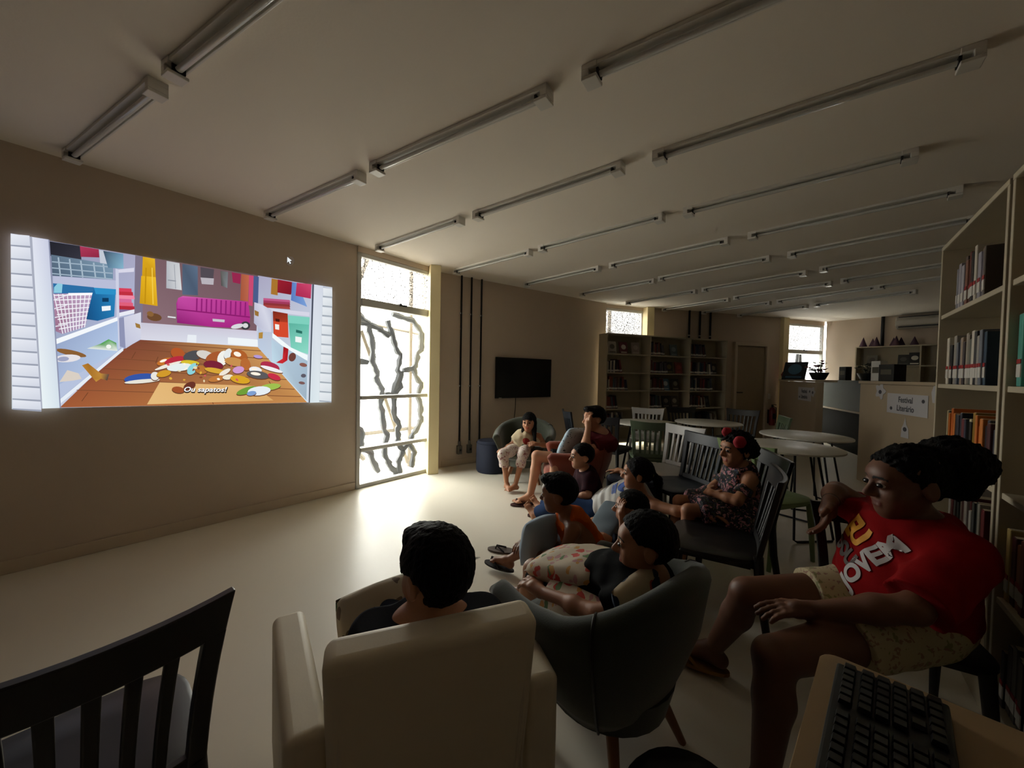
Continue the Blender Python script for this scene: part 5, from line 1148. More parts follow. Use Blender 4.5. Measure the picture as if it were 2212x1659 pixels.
def person(label, J, s, skin, shirt, bottom, hair, face_dir, head_up=(0, 0, 1), fat=1.0, S=0.215, h=0.005, root=None, shoes=None, sleeve=0.55, leg_cover=0.85, shirt_len=0.02, hands=None, feet=None, neck_r=0.046, shirt_grow=0.017, tank=False, skirt=None, no_face=False, eyes=True):
    J = {k: V(v) for k, v in J.items()}
    pel, neck, hc = J['pel'], J['neck'], J['head']; up = nrm(neck - pel); lat = nrm(J['shL'] - J['shR']); lat = nrm(lat - up * np.dot(lat, up)); fr = np.cross(lat, up); TL = np.linalg.norm(neck - pel)
    rt = empty('person', root if root is not None else (pel[0], pel[1], 0)); tag(rt, label, 'person'); off = V(*rt.location)
    Rb = [lat, fr, up]
    hipL = J.get('hipL', pel + lat * 0.08 * s); hipR = J.get('hipR', pel - lat * 0.08 * s)
    tors = [ell(pel, Rb, [.155 * s * fat, .115 * s * fat, .105 * s], .05), ell(lerp(pel, neck, .38) + fr * .012 * s * fat, Rb, [.138 * s * fat, .105 * s * fat, .17 * s], .06), ell(lerp(pel, neck, .70), Rb, [.150 * s * (0.5 + 0.5 * fat), .105 * s * (0.4 + 0.6 * fat), .17 * s], .06),
            cone(lerp(pel, neck, .90), J['shL'], .060 * s, .050 * s, .04), cone(lerp(pel, neck, .90), J['shR'], .060 * s, .050 * s, .04)]
    cone_nk = [cone(lerp(pel, neck, .93), hc - .10 * S * V(0, 0, 1), neck_r * s * 1.1, neck_r * s, .03)]
    fa = 0.6 + 0.4 * fat; arms = []; legs = []; sl = []; pants = []
    for q in 'LR':
        sh, el_, wr = J['sh' + q], J['el' + q], J['wr' + q]
        arms += [cone(sh, el_, .046 * s * fa, .037 * s * fa, .02), cone(el_, lerp(el_, wr, .35), .037 * s * fa, .038 * s * fa, .02), cone(lerp(el_, wr, .35), wr, .038 * s * fa, .025 * s, .02)]
        hp, kn, an = (hipL if q == 'L' else hipR), J['kn' + q], J['an' + q]; bk = nrm(hp + an - 2 * kn)
        cf = lerp(kn, an, .32) + bk * .012 * s
        legs += [cone(hp, kn, .082 * s * fa, .052 * s * fa, .03), cone(kn, cf, .050 * s * fa, .049 * s * fa, .02), cone(cf, an, .049 * s * fa, .032 * s, .02)]
        if not tank: sl.append(cone(sh, lerp(sh, el_, sleeve), .052 * s * fa + .006, .052 * s * fa + .008, .04, fb=1))
        if leg_cover <= 1: pants.append(cone(hp, lerp(hp, kn, leg_cover), .085 * s * fa + .006, .068 * s * fa + .010, .03, fb=1))
        else:
            pants.append(cone(hp, kn, .085 * s * fa + .006, .060 * s * fa + .008, .03)); pants.append(cone(kn, lerp(kn, an, leg_cover - 1), .060 * s * fa + .008, .052 * s * fa + .008, .02, fb=1))
    ends = []
    for q in 'LR':
        hd = (hands or {}).get(q)
        if hd: hand(ends, J['wr' + q], V(hd[0]), V(hd[1]), V(hd[2]), s * hd[4] if len(hd) > 4 else s, hd[3])
        else: hand(ends, J['wr' + q], J['wr' + q] - J['el' + q], fr, up, s, .4)
        fd = (feet or {}).get(q, nrm(fr * V(1, 1, 0))); foot(ends, J['an' + q], V(fd), s)
    Yh = nrm(face_dir); Zh = nrm(V(head_up) - Yh * np.dot(V(head_up), Yh)); Xh = np.cross(Yh, Zh); Rh = [Xh, Yh, Zh]
    body = tors + cone_nk + arms + legs + ends + head_prims(hc, Rh, S)
    pts, quads = field(body, h).mesh()
    # lips and brows are coloured areas of the skin
    fc = (pts[quads].mean(1) - hc) @ np.array(Rh).T / S; idx = np.zeros(len(quads), int)
    lip = (np.abs(fc[:, 0]) < .115 - .6 * np.abs(fc[:, 2] + .272)) & (np.abs(fc[:, 2] + .272) < .052) & (fc[:, 1] > .33); brow = (np.abs(np.abs(fc[:, 0]) - .135) < .085) & (np.abs(fc[:, 2] - .108 + .9 * (np.abs(fc[:, 0]) - .125) ** 2 * 4) < .018) & (fc[:, 1] > .22)
    idx[lip] = 1; idx[brow] = 2
    sk = skin_mat(*skin); lipm = mat('lip_' + skin[0], tuple(min(1, x) for x in (skin[1][0] * .85, skin[1][1] * .58, skin[1][2] * .58)), .4); bro = mat('brow_black', (.05, .04, .035), .8)
    mesh_obj('body', pts, quads, [sk, lipm, bro], rt, off, idx)
    if shirt:
        t2 = [dict(p) for p in tors[1:]] + ([] if tank else sl); t2.append(ell(lerp(pel, neck, .12), Rb, [.150 * s * fat, .118 * s * fat, .14 * s], .05))
        f = field(t2, h, shirt_grow); f.ripple(.0035, 70, int(abs(pel[0]) * 100)); f.cut(lerp(pel, neck, -shirt_len / TL if shirt_len else 0), -up); f.cut(lerp(pel, neck, 1.0) + up * .048 * s, nrm(up * 1.0 + fr * .28))
        if tank:
            for q in 'LR': f.cut(J['sh' + q] - (lat if q == 'L' else -lat) * .035 * s, (lat if q == 'L' else -lat))
        a, b = f.mesh(); so = mesh_obj('tank_top' if tank else 'shirt', a, b, [shirt], rt, off)
    if skirt:
        f = field(skirt[1], h, .004); f.ripple(.005, 60, 3); a, b = f.mesh(); mesh_obj('skirt', a, b, [skirt[0]], rt, off)
    if bottom:
        f = field([dict(tors[0], k=.04)] + pants, h, .009); f.ripple(.003, 60, 5); a, b = f.mesh(); mesh_obj('trousers' if leg_cover > 1 else 'shorts', a, b, [bottom], rt, off)
    if hair:
        hm = mat('hair_' + hair.get('name', 'black'), hair.get('col', (.045, .038, .035)), .65, .4, 60, .8, 170, spec=.12, stretch=(1, 1, .3))
        f = field(hair_prims(hc, Rh, S, hair), min(h, .005)); f.ripple(hair.get('rough', .0015), hair.get('freq', 260), 11); f.ripple(hair.get('rough', .0015) * .6, hair.get('freq', 260) * 1.9, 12); a, b = f.mesh(); mesh_obj('hair', a, b, [hm], rt, off)
    if eyes:
        we = mat('eye_white', (.75, .72, .68), .3); ir = mat('iris_dark', (.06, .035, .025), .2)
        for sx in (-1, 1):
            c_ = hc + S * (sx * .135 * Xh + .362 * Yh + .0 * Zh); m = MB(); m.cur = 0; n = 12; r = .058 * S
            for ring in range(9):
                pass
            rows = 8; vs = []; fs = []
            for i in range(rows + 1):
                th = math.pi * i / rows
                for k in range(n): ph = 2 * math.pi * k / n; vs.append(c_ + r * (math.cos(th) * Yh + math.sin(th) * (math.cos(ph) * Xh * 1.25 + math.sin(ph) * Zh * .72)) - off)
            for i in range(rows):
                m.cur = 1 if i < 3 else 0
                n0 = len(m.v); m.add([], [])
                for k in range(n): k2 = (k + 1) % n; m.f.append([i * n + k, (i + 1) * n + k, (i + 1) * n + k2, i * n + k2]); m.mi.append(m.cur)
            m.v = [tuple(v_) for v_ in vs]; under(m.build('eye', parent=rt, mats=[we, ir], smooth='all'), 'body')
    rt['_s'] = s
    del rt['_s']
    return rt, off, Rb, Rh, fr, lat, up

def sandal(rt, off, an, d, s, m_, strap=True, up=(0, 0, 1)):
    d = nrm(d); up = nrm(V(up) - d * np.dot(V(up), d)); sd = np.cross(d, up); c = an - up * .062 * s; poly = []
    for a in np.linspace(0, 2 * math.pi, 25)[:-1]:
        y = math.sin(a); x = math.cos(a); poly.append(c + d * (.065 + .135 * y) * s + sd * .05 * x * s * (1 + .12 * y))
    m = MB(); m.prism(poly, (0, 0, 0), -up * .014 * s); m.build('sandal_sole', m_, rt, off=off)
    if strap:
        m = MB(); m.tube([c + d * .15 * s + up * .01 * s, c + d * .14 * s + up * .05 * s, c + d * .07 * s + sd * .045 * s + up * .02 * s, c + d * .04 * s + sd * .05 * s - up * .005], .007 * s, 6); m.tube([c + d * .14 * s + up * .05 * s, c + d * .07 * s - sd * .045 * s + up * .02 * s, c + d * .04 * s - sd * .05 * s - up * .005], .007 * s, 6); under(m.build('sandal_strap', m_, rt, smooth=True, off=off), 'sandal_sole')

def cushion(c, U, Vv, w, hgt, th, m_, label, name='cushion', sq=0.6):
    """pillow centred at c; U, Vv in-plane axes"""
    U, Vv = nrm(U), nrm(Vv); Vv = nrm(Vv - U * np.dot(U, Vv)); N = np.cross(U, Vv); n = 18; vs = []; fs = []
    for side in (1, -1):
        for i in range(n + 1):
            for j in range(n + 1):
                a, b = -1 + 2 * i / n, -1 + 2 * j / n
                e = (max(0, 1 - a * a) ** .5) * (max(0, 1 - b * b) ** .5); pinch = 1 - .10 * (1 - abs(a)) * (abs(b) ** 3) - .0
                px = a * (1 - .10 * (1 - a * a) * 0 - .07 * (1 - b * b) * -1 - .07); py = b * (1 - .07 + .07 * (1 - a * a))
                z = th * .5 * e ** sq * (1 + .06 * math.sin(7 * a + 3 * b)); vs.append(U * px * w / 2 * .98 + Vv * py * hgt / 2 * .98 + N * side * z)
    q = (n + 1) ** 2
    for i in range(n):
        for j in range(n):
            a = i * (n + 1) + j; fs.append((a, a + n + 1, a + n + 2, a + 1)); fs.append((q + a, q + a + 1, q + a + n + 2, q + a + n + 1))
    m = MB(); m.add(vs, fs); o = m.build(name, m_, smooth='all'); o.location = c
    bm = bmesh.new(); bm.from_mesh(o.data); bmesh.ops.remove_doubles(bm, verts=bm.verts, dist=.0008); bmesh.ops.recalc_face_normals(bm, faces=bm.faces); bm.to_mesh(o.data); bm.free()
    return tag(o, label, 'cushion')

def stick(mesh, rt, surf, org, ux, uy, dirn, m_, name, lift=.0035, subd=2):
    """lay flat lettering or a print on a garment: each point is dropped along dirn onto the cloth"""
    bm = bmesh.new(); bm.from_mesh(mesh); bmesh.ops.triangulate(bm, faces=bm.faces)
    for _ in range(subd):
        long_ = [e for e in bm.edges if e.calc_length() > .012]
        if not long_: break
        bmesh.ops.subdivide_edges(bm, edges=long_, cuts=1); bmesh.ops.triangulate(bm, faces=bm.faces)
    me0 = surf.data; bv = BVHTree.FromPolygons([v.co[:] for v in me0.vertices], [p.vertices[:] for p in me0.polygons])
    off = V(*rt.location); dn = nrm(dirn)
    for v in bm.verts:
        p = V(org) + V(ux) * v.co.x + V(uy) * v.co.y - off; st = p - dn * .25
        hit = bv.ray_cast(Vector(st), Vector(dn), .6)
        q = V(hit[0]) - dn * lift if hit[0] else p
        v.co = Vector(q)
    bmesh.ops.recalc_face_normals(bm, faces=bm.faces)
    me = bpy.data.meshes.new(name); bm.to_mesh(me); bm.free(); me.materials.append(m_); o = bpy.data.objects.new(name, me); COL.objects.link(o); o.parent = surf; return o
def flat_mesh(polys, name='print'):
    vs = []; fs = []
    for p in polys: n = len(vs); vs += [(x, y, 0) for x, y in p]; fs.append(list(range(n, n + len(p))))
    me = bpy.data.meshes.new(name); me.from_pydata(vs, [], fs); return me
# ---------------------------------------------------------------- the audience
SK_DARK = ('deep_brown', (.40, .255, .18)); SK_BR = ('brown', (.52, .34, .235)); SK_TAN = ('tan', (.66, .46, .34)); SK_LT = ('light', (.76, .56, .44))
def cloth(n, c, **kw): return mat('cloth_' + n, c, .9, .15, 30, .12, 220, spec=.1, **kw)
TO = nrm(V(-.79, .61, 0))          # towards the film
# 1 child with back to the camera in the cream armchair
r = person('dark-haired child seen from behind in the cream armchair, hugging a cushion', dict(head=(-.205, 1.06, .742), neck=(-.225, 1.085, .585), pel=(-.255, 1.16, .42), shL=(-.355, 1.03, .575), elL=(-.43, 1.11, .44), wrL=(-.36, 1.28, .46), shR=(-.085, 1.13, .575), elR=(-.04, 1.23, .46), wrR=(-.16, 1.33, .47),
    hipL=(-.33, 1.17, .42), knL=(-.46, 1.43, .44), anL=(-.50, 1.52, .10), hipR=(-.20, 1.22, .42), knR=(-.30, 1.50, .44), anR=(-.33, 1.60, .10)), .80, SK_TAN, cloth('charcoal', (.15, .16, .19)), cloth('navy_shorts', (.09, .11, .17)),
    dict(vol=.05, nape=-.36, quiff=True, short=True, line=-.03), (-.72, .68, -.10), fat=.9, S=.243, h=.0045, feet={'L': TO, 'R': TO}, hands={'L': ((.3, .8, .1), (.5, 0, .3), (0, 0, 1), .35), 'R': ((-.8, .4, 0), (-.3, -.6, .0), (0, 0, 1), .35)})
# 2 boy in black T-shirt in the dark green armchair
b = person('boy in black T-shirt slouching in the dark green armchair behind a floral cushion', dict(head=(.475, 1.335, .712), neck=(.495, 1.33, .58), pel=(.335, 1.50, .455), shL=(.40, 1.225, .555), elL=(.30, 1.265, .50), wrL=(.125, 1.475, .455), shR=(.52, 1.455, .545), elR=(.43, 1.62, .50), wrR=(.27, 1.72, .49),
    hipL=(.28, 1.47, .435), knL=(.115, 1.75, .40), anL=(.06, 1.88, .075), hipR=(.38, 1.55, .435), knR=(.20, 1.84, .40), anR=(.13, 1.99, .075)), .86, SK_TAN, cloth('black', (.022, .022, .025)), cloth('dark_shorts', (.10, .10, .11)),
    dict(vol=.045, nape=-.22, short=True, line=-.08), (-.96, .25, .0), (.1, 0, 1), fat=1.02, S=.215, h=.0042, root=(.30, 1.42, 0), sleeve=.62, feet={'L': TO, 'R': TO}, hands={'L': ((-.55, .75, .05), (.2, .1, -.9), (.6, .6, 0), .35), 'R': ((-.8, -.4, 0), (0, -.3, -1), (0, -1, 0), .3)})
# 3 boy in orange tank top
o5 = person('boy in orange tank top leaning forward with a light blue cushion', dict(head=(.255, 2.01, .675), neck=(.315, 2.02, .545), pel=(.46, 2.10, .315), shL=(.32, 1.915, .515), elL=(.25, 1.875, .365), wrL=(.11, 2.02, .365), shR=(.30, 2.14, .50), elR=(.20, 2.22, .37), wrR=(.09, 2.13, .36),
    hipL=(.42, 2.04, .30), knL=(.13, 2.12, .345), anL=(.10, 2.14, .075), hipR=(.43, 2.16, .30), knR=(.19, 2.37, .27), anR=(-.01, 2.47, .085)), .74, SK_BR, cloth('orange', (.72, .32, .06)), cloth('grey_shorts', (.30, .31, .33)),
    dict(vol=.045, nape=-.25, short=True, line=-.05, quiff=True), (-.93, .36, -.10), fat=.9, S=.205, h=.0045, tank=True, feet={'L': (-.85, .5, 0), 'R': (-.9, .42, .1)}, hands={'L': ((-.6, .75, .1), (.3, .2, -.8), (.5, .5, .5), .45), 'R': ((-.5, -.75, .1), (.2, 0, -1), (0, 0, 1), .4)})
M_sand = mat('dark_sandal', (.10, .085, .09), .7, .15, 30)
sandal(o5[0], o5[1], V(-.01, 2.47, .085), (-.9, .42, .1), .80, M_sand)
# 4 half-hidden boy in navy
h6 = person('half-hidden boy in navy with a hand on his face, behind the boy in black', dict(head=(.70, 2.21, .535), neck=(.745, 2.22, .42), pel=(.80, 2.24, .265), shL=(.755, 2.12, .405), elL=(.635, 2.09, .36), wrL=(.632, 2.13, .50), shR=(.75, 2.32, .40), elR=(.63, 2.38, .31), wrR=(.57, 2.32, .33),
    hipL=(.77, 2.18, .26), knL=(.53, 2.16, .37), anL=(.43, 2.36, .075), hipR=(.77, 2.29, .26), knR=(.54, 2.42, .36), anR=(.38, 2.52, .075)), .70, SK_TAN, cloth('navy', (.09, .10, .16)), cloth('navy_shorts', (.09, .11, .17)),
    dict(vol=.04, nape=-.22, short=True, line=-.04), (-.95, .28, .10), fat=.9, S=.20, h=.005, feet={'L': TO, 'R': TO}, hands={'L': ((-.1, .25, 1), (.9, .3, 0), (0, 1, 0), .35), 'R': ((-.8, .2, 0), (0, 0, -1), (0, -1, 0), .4)})
# 5 girl in white T-shirt with blue emblem, reclining
g4 = person('girl in white T-shirt with blue three-leaf emblem, reclining in jeans', dict(head=(.865, 2.60, .635), neck=(.90, 2.625, .50), pel=(.70, 2.86, .30), shL=(.955, 2.49, .455), elL=(1.04, 2.36, .47), wrL=(1.16, 2.27, .50), shR=(.91, 2.80, .445), elR=(.93, 2.95, .50), wrR=(.90, 3.08, .53),
    hipL=(.63, 2.82, .27), knL=(.44, 3.02, .30), anL=(.22, 3.28, .085), hipR=(.70, 2.95, .27), knR=(.52, 3.20, .30), anR=(.28, 3.47, .085)), .84, SK_TAN, cloth('white', (.80, .80, .79)), cloth('jeans', (.12, .20, .34)),
    dict(vol=.035, nape=-.20, locks=[((0, -.42, .10), (0, -.62, -.10), .11, .12), ((0, -.62, -.10), (.05, -.70, -.75), .14, .06)]), (-.95, .30, .05), (.15, 0, 1), fat=1.05, S=.215, h=.005, leg_cover=1.85, sleeve=.75, feet={'L': (-.45, .5, .75), 'R': (-.45, .5, .75)}, hands={'L': ((.6, -.5, 0), (0, 0, -1), (0, -1, 0), .3), 'R': ((-.5, .6, 0), (0, 0, -1), (-1, 0, 0), .25)})
# hair tie
cc = V(.865, 2.60, .635) - .46 * .215 * nrm(V(-.95, .30, .05)) + V(0, 0, .015); m = MB(); m.tube([cc + .028 * (math.cos(a) * V(0, 0, 1) + math.sin(a) * V(.3, .95, 0)) for a in np.linspace(0, 2 * math.pi, 14)], .007, 6); under(m.build('hair_tie', mat('yellow_elastic', (.72, .70, .25), .6), g4[0], smooth=True, off=g4[1]), 'hair')
# 6 small boy in front of the man
b3 = person('small boy in maroon and navy sitting in front of the man', dict(head=(.565, 3.04, .655), neck=(.605, 3.05, .53), pel=(.67, 3.06, .30), shL=(.63, 2.95, .505), elL=(.60, 2.91, .385), wrL=(.50, 2.96, .36), shR=(.61, 3.155, .505), elR=(.55, 3.18, .39), wrR=(.47, 3.08, .37),
    hipL=(.65, 3.0, .28), knL=(.42, 2.97, .34), anL=(.34, 2.95, .065), hipR=(.65, 3.12, .28), knR=(.43, 3.16, .34), anR=(.36, 3.18, .065)), .68, SK_LT, cloth('maroon_navy', (.22, .06, .09), col2=(.05, .06, .10)), cloth('navy_shorts', (.09, .11, .17)),
    dict(vol=.035, nape=-.22, short=True, line=-.04), (-.97, -.10, .02), fat=.92, S=.20, h=.0055, sleeve=.8, feet={'L': (-1, 0, 0), 'R': (-1, 0, 0)}, hands={'L': ((-.9, .3, 0), (0, .3, -1), (0, 1, 0), .4), 'R': ((-.9, -.3, 0), (0, 0, -1), (0, -1, 0), .4)})
# 7 man in maroon
mn = person('man in maroon T-shirt in the rust armchair, head resting on his hand', dict(head=(.80, 3.70, .885), neck=(.875, 3.72, .725), pel=(.80, 3.77, .44), shL=(.91, 3.545, .67), elL=(.665, 3.45, .615), wrL=(.715, 3.555, .815), shR=(.80, 3.92, .675), elR=(.565, 3.90, .53), wrR=(.60, 3.68, .50),
    hipL=(.76, 3.66, .42), knL=(.42, 3.53, .475), anL=(.36, 3.52, .08), hipR=(.76, 3.86, .42), knR=(.265, 3.83, .485), anR=(.20, 3.80, .08)), 1.0, SK_LT, cloth('maroon', (.30, .075, .10)), cloth('black_shorts', (.06, .06, .07)),
    dict(vol=.03, nape=-.20, short=True, line=-.04, quiff=True), (-.99, -.12, -.05), fat=1.05, S=.235, h=.0055, sleeve=.6, leg_cover=.72, feet={'L': (-.95, -.2, 0), 'R': (-.95, -.25, 0)}, hands={'L': ((.0, .35, 1), (.8, .5, 0), (-.5, .8, 0), .30), 'R': ((-.1, -.9, -.1), (.9, 0, 0), (0, 0, 1), .35)})
M_flip = mat('dark_red_rubber', (.22, .06, .06), .6)
sandal(mn[0], mn[1], V(.20, 3.80, .08), (-.95, -.25, 0), 1.0, M_flip); sandal(mn[0], mn[1], V(.36, 3.52, .08), (-.95, -.2, 0), 1.0, M_flip)
# 8 small girl under the television
g1 = person('small long-haired girl in printed top and floral leggings in the olive armchair', dict(head=(.205, 4.44, .745), neck=(.215, 4.50, .605), pel=(.11, 4.54, .43), shL=(.325, 4.49, .575), elL=(.40, 4.41, .485), wrL=(.30, 4.33, .51), shR=(.10, 4.50, .575), elR=(.0, 4.50, .465), wrR=(-.075, 4.38, .435),
    hipL=(.17, 4.50, .42), knL=(.135, 4.22, .405), anL=(.055, 4.20, .065), hipR=(.05, 4.50, .42), knR=(-.085, 4.23, .405), anR=(-.035, 4.23, .065)), .72, SK_TAN, cloth('cream', (.80, .74, .62)), mat_blotch('floral_leggings', 'c9bdb2', ['8a5a5a', 'a9929a'], 26, .30),
    dict(vol=.035, nape=-.2, bangs=True, locks=[((.30, -.05, .0), (.36, .05, -.95), .12, .07), ((-.30, -.05, .0), (-.36, .05, -1.0), .13, .08), ((0, -.30, .0), (0, -.30, -.9), .24, .16), ((.22, -.2, .0), (.28, -.12, -.9), .15, .10), ((-.22, -.2, .0), (-.28, -.12, -.95), .15, .10)]), (-.30, -.95, .02), fat=.92, S=.215, h=.0055, leg_cover=1.38, sleeve=.5,
    feet={'L': (-.75, -.55, 0), 'R': (.35, -.85, 0)}, hands={'L': ((-.8, -.2, .1), (0, .6, -.6), (0, 0, 1), .45), 'R': ((-.6, -.7, 0), (0, 0, -1), (1, 0, 0), .3)})
# 9 girl in floral dress
M_flor = mat_blotch('black_floral_dress', '14121a', ['b87a86', 'c08a90', '2a3550', '3f4a3c'], 30, .34)
DR = [ell((1.41, 2.38, .495), [V(1, 0, 0), V(0, 1, 0), V(0, 0, 1)], [.16, .17, .10], .05), cone((1.39, 2.31, .50), (1.13, 2.29, .49), .105, .085, .05, fb=1), cone((1.39, 2.45, .50), (1.15, 2.46, .49), .105, .085, .05, fb=1), cone((1.26, 2.30, .49), (1.26, 2.45, .49), .07, .07, .05), cone((1.42, 2.215, .45), (1.26, 2.20, .42), .05, .05, .05)]
g8 = person('girl in black floral dress with a red flower headband, arms folded', dict(head=(1.385, 2.35, .862), neck=(1.425, 2.365, .74), pel=(1.43, 2.38, .505), shL=(1.415, 2.245, .703), elL=(1.30, 2.175, .60), wrL=(1.215, 2.30, .605), shR=(1.43, 2.485, .703), elR=(1.33, 2.49, .59), wrR=(1.235, 2.36, .595),
    hipL=(1.41, 2.31, .50), knL=(1.075, 2.29, .50), anL=(1.03, 2.29, .16), hipR=(1.41, 2.45, .50), knR=(1.095, 2.46, .50), anR=(1.05, 2.48, .16)), .76, SK_TAN, M_flor, None,
    dict(vol=.045, nape=-.25, rough=.004, freq=220, puffs=[((0, -.42, .02), (.30, .22, .30))]), (-.98, -.14, -.03), fat=.92, S=.212, h=.0045, tank=True, skirt=(M_flor, DR), feet={'L': (-1, 0, -.2), 'R': (-1, 0, -.2)}, hands={'L': ((.1, .9, .0), (.6, .2, -.5), (0, 0, 1), .35), 'R': ((.05, -.95, .05), (.6, 0, .4), (0, 0, 1), .35)})
for q, sg in (('L', -1), ('R', 1)):
    p = V(1.415, 2.245, .703) if q == 'L' else V(1.43, 2.485, .703)
    e = V(1.30, 2.175, .60) if q == 'L' else V(1.33, 2.49, .59)
    f = field([cone(lerp(p, e, .42), lerp(p, e, .72), .042, .05, .02, fa=1, fb=1)], .0045); f.ripple(.003, 90, 4); a_, b_ = f.mesh(); mesh_obj('ruffled_sleeve', a_, b_, [M_flor], g8[0], g8[1])
M_rf = mat('crimson_felt_flower', (.62, .05, .14), .8, .2, 40)
hc8, Rh8 = V(1.385, 2.35, .862), g8[3]
for (x, y, z), rr_ in (((-.34, .16, .28), .036), ((.10, .22, .50), .030)):
    c_ = hc8 + .212 * (x * Rh8[0] + y * Rh8[1] + z * Rh8[2]); f = field([ell(c_ + V(rr_ * .45 * math.cos(a), 0, rr_ * .45 * math.sin(a)), Rh8, [rr_ * .6, rr_ * .6, rr_ * .6], .006) for a in np.linspace(0, 6.28, 7)[:-1]], .004); a_, b_ = f.mesh(); under(mesh_obj('hair_flower', a_, b_, [M_rf], g8[0], g8[1]), 'hair')
c_ = hc8 + .212 * (-.345 * Rh8[0] - .06 * Rh8[1] - .22 * Rh8[2]); m = MB(); m.lathe([(.001, -.006), (.006, 0), (.001, .006)], 8, c_); m.build('earring', mat('pearl', (.8, .76, .70), .25), g8[0], smooth=True, off=g8[1])
# 10 person in red T-shirt
M_redT = cloth('red', (.50, .03, .045))
w9 = person('person in red T-shirt with bold lettering sitting sideways, arm over the chair back', dict(head=(1.435, 1.385, .935), neck=(1.495, 1.41, .775), pel=(1.445, 1.40, .475), shL=(1.475, 1.235, .725), elL=(1.25, 1.165, .60), wrL=(1.02, 1.275, .525), shR=(1.54, 1.59, .735), elR=(1.46, 1.705, .80), wrR=(1.345, 1.60, .79),
    hipL=(1.39, 1.30, .455), knL=(.85, 1.20, .415), anL=(.76, 1.10, .09), hipR=(1.42, 1.49, .46), knR=(.955, 1.515, .44), anR=(.90, 1.66, .10)), 1.0, SK_DARK, M_redT, mat_blotch('pale_print_shorts', 'b8ac8a', ['8a8a60', '9a7a6a'], 30, .3),
    dict(vol=.02, nape=-.25, rough=.0035, freq=210, line=-.08, puffs=[((.02, -.50, .28), (.36, .30, .32)), ((.0, -.70, .22), (.30, .26, .30)), ((.0, -.55, .45), (.22, .2, .16)), ((.05, -.62, -.05), (.26, .2, .22))]), (-.94, .22, -.10), fat=1.36, S=.262, h=.0045, root=(1.5, 1.42, 0), sleeve=.92, leg_cover=.50, shirt_len=.03, neck_r=.058,
    feet={'L': (-1, .1, 0), 'R': (-.75, .55, 0)}, hands={'L': ((-.95, .15, -.05), (0, .1, -1), (0, 1, 0), .25), 'R': ((-.5, -.35, -.9), (-.4, .3, .2), (-.6, -.6, 0), .30, 1.05)})
sandal(w9[0], w9[1], V(.90, 1.66, .10), (-.75, .55, 0), 1.05, mat('ochre_rubber', (.55, .38, .12), .7))
hcw, Rw = V(1.435, 1.385, .935), w9[3]
m = MB(); nk = V(1.475, 1.405, .79); m.tube([nk + .078 * (math.cos(a) * V(1, 0, 0) + math.sin(a) * V(0, 1, 0)) * V(1, .95, 0) + V(0, 0, -.006 + .02 * math.cos(a)) for a in np.linspace(0, 2 * math.pi, 28)], .0028, 6); m.build('necklace', mat('silver_cord', (.65, .65, .68), .35), w9[0], smooth=True, off=w9[1])
wr = V(1.345, 1.60, .79); ax = nrm(wr - V(1.46, 1.705, .80)); u_ = nrm(np.cross(ax, V(0, 0, 1))); v_ = np.cross(ax, u_); m = MB(); m.tube([wr - ax * .015 + .0285 * (math.cos(a) * u_ + math.sin(a) * v_) for a in np.linspace(0, 2 * math.pi, 20)], .0025, 6); m.build('bracelet', M_black, w9[0], smooth=True, off=w9[1])
# lettering on the red T-shirt
shirt9 = [c for c in w9[0].children if c.name.startswith('shirt')][0]
fr9, lat9, up9 = w9[4], w9[5], w9[6]
cen = lerp(V(1.445, 1.40, .475), V(1.495, 1.41, .775), .58); ux, uy = lat9, up9
def letters(body, size, x, y, col, nm, rot=0.0, bold=.012):
    me = text_mesh(body, size, 0, bold); me.transform(Matrix.Rotation(rot, 4, 'Z')); stick(me, w9[0], shirt9, cen + ux * x + uy * y + fr9 * .15, ux, uy, -fr9, col, nm)
letters('EU', .105, -.03, .05, mat('yellow_print', (.80, .55, .06), .7), 'lettering', -.35, .006)
letters('SOU', .075, -.045, -.035, mat('grey_print', (.27, .22, .20), .7), 'lettering', -.35, .004)
letters('JOVEM', .085, .065, -.035, mat('white_print', (.72, .70, .70), .7), 'lettering', 1.05, .004)
# emblem on the white T-shirt: three leaves over stripes
shirt4 = [c for c in g4[0].children if c.name.startswith('shirt')][0]; fr4, lat4, up4 = g4[4], g4[5], g4[6]; ps = []
def leaf(cx_, cy_, a, L, w): return [(cx_ + L * t * math.sin(a) + w * math.sin(math.pi * t) * math.cos(a) * sg, cy_ + L * t * math.cos(a) - w * math.sin(math.pi * t) * math.sin(a) * sg) for sg, ts in ((1, np.linspace(0, 1, 8)), (-1, np.linspace(1, 0, 8)[1:-1])) for t in ts]
for a in (-.75, 0, .75): ps.append(leaf(0, .0, a, .075, .017))
for k in range(3): ps.append([(-.052 + .004 * k, -.010 - .016 * k), (.052 - .004 * k, -.010 - .016 * k), (.048 - .004 * k, -.020 - .016 * k), (-.048 + .004 * k, -.020 - .016 * k)])
stick(flat_mesh(ps), g4[0], shirt4, lerp(V(.70, 2.86, .30), V(.90, 2.625, .50), .72) + fr4 * .12, lat4, up4, -fr4, mat('blue_print', (.12, .28, .58), .7), 'chest_emblem')
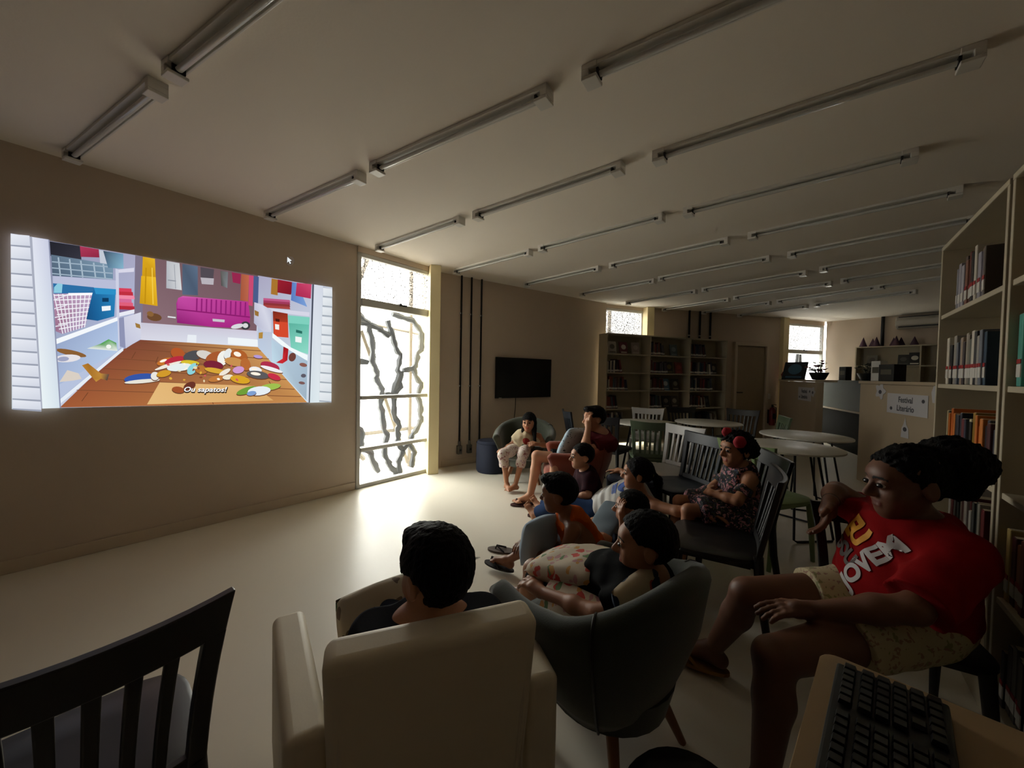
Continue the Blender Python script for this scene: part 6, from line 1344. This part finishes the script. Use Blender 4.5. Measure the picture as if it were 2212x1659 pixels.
# plain red and teal print on the small girl's top
shirt1 = [c for c in g1[0].children if c.name.startswith('shirt')][0]; fr1, lat1, up1 = g1[4], g1[5], g1[6]; c1 = lerp(V(.11, 4.54, .43), V(.215, 4.50, .605), .62) + fr1 * .12
disc = lambda x, y, rx, ry: [(x + rx * math.cos(a), y + ry * math.sin(a)) for a in np.linspace(0, 6.28, 17)[:-1]]
stick(flat_mesh([disc(0, .012, .045, .036)]), g1[0], shirt1, c1, lat1, up1, -fr1, mat('red_print', (.55, .10, .07), .7), 'chest_print'); stick(flat_mesh([disc(.015, -.05, .035, .016)]), g1[0], shirt1, c1, lat1, up1, -fr1, mat('teal_print', (.25, .42, .38), .7), 'chest_print', .005)
# stray hairs on the near child's crown
m = MB(); hc1 = V(-.205, 1.06, .742); r_ = random.Random(4)
for k in range(14):
    a = r_.uniform(-1.2, 1.6); d = nrm(V(math.sin(a) * .8 + .2, -.3 + r_.uniform(-.3, .3), math.cos(a))); p = hc1 + V(0, 0, .025) + d * .100; m.tube([p, p + d * .012 + V(.006, 0, .003), p + d * .02 + V(.008, 0, .003) * r_.uniform(.4, 1.4)], [.0009, .0007, .0003], 4)
under(m.build('stray_hair', MATS['hair_black'], r[0], off=r[1]), 'hair')
# ---- cushions
M_lblue = mat('light_blue_cotton', (.60, .68, .76), .9, .15, 14, .15, 160)
M_lbluep = mat_blotch('blue_leaf_print', '9fb4c4', ['2a3848'], 34, .22)
M_crmp = mat_blotch('cream_fruit_print', 'c9bda8', ['b83a2e', '5a7a4a', 'c0904a', 'b88a8a'], 13, .26)
M_crm2 = mat_blotch('cream_paw_print', 'b5aa96', ['6a5a4c', '4a6a44'], 12, .24)
M_grblue = mat('grey_blue_cotton', (.33, .39, .43), .9, .15, 14, .15, 160)
cushion((-.40, 1.325, .425), (.8, .5, .1), (-.30, .65, .65), .36, .30, .13, M_crm2, 'cream cushion with dark and green print held by the child in the cream armchair')
cushion((.275, 1.56, .525), (-.62, .74, -.26), (.72, .58, .06), .38, .30, .11, M_crmp, 'cream cushion with red, green and yellow print on the black-shirted boy')
cushion((.24, 1.345, .455), (-.62, .78, -.1), (.5, .3, .8), .34, .18, .08, M_crmp, 'cream printed cushion wedged between the boy and the near arm of the green armchair')
cushion((.455, 1.225, .53), (.78, .62, .1), (-.3, .3, .9), .26, .26, .08, mat_blotch('striped_print', 'b5a68c', ['a83a2c', '1f2f45'], 9, .34), "striped red, cream and navy cushion behind the black-shirted boy's back")
cushion((.16, 2.02, .425), (.1, -.2, 1), (.75, .6, .1), .26, .24, .11, M_lblue, 'plain light blue cushion hugged by the boy in orange tank top')
cushion((.585, 3.76, .62), (.35, -.2, .9), (-.5, -.75, .2), .38, .34, .11, M_lbluep, 'light blue leaf-print cushion hugged by the man in maroon')
cushion((.60, 2.28, .425), (.5, .3, .7), (-.3, .9, .1), .26, .24, .10, M_grblue, 'grey-blue cushion on the lap of the half-hidden boy')
# lone flip-flop on the floor
o = empty('flip_flop', (-.04, 2.78, 0)); tag(o, 'single flip-flop lying on the floor beyond the orange-shirted boy', 'sandal'); m = MB()
m.prism([(.12 * math.cos(a) , .045 * math.sin(a) * (1 + .15 * math.cos(a)), .014) for a in np.linspace(0, 6.28, 25)[:-1]], (0, 0, 0), (0, 0, -.014)); m.build('sole', mat('taupe_rubber', (.30, .25, .22), .7), o)
m = MB(); m.tube([(.06, 0, .014), (.05, 0, .04), (-.01, .04, .016)], .006, 6); m.tube([(.05, 0, .04), (-.01, -.04, .016)], .006, 6); m.build('strap', M_sand, o, smooth=True); o.rotation_euler = (0, 0, 2.9)
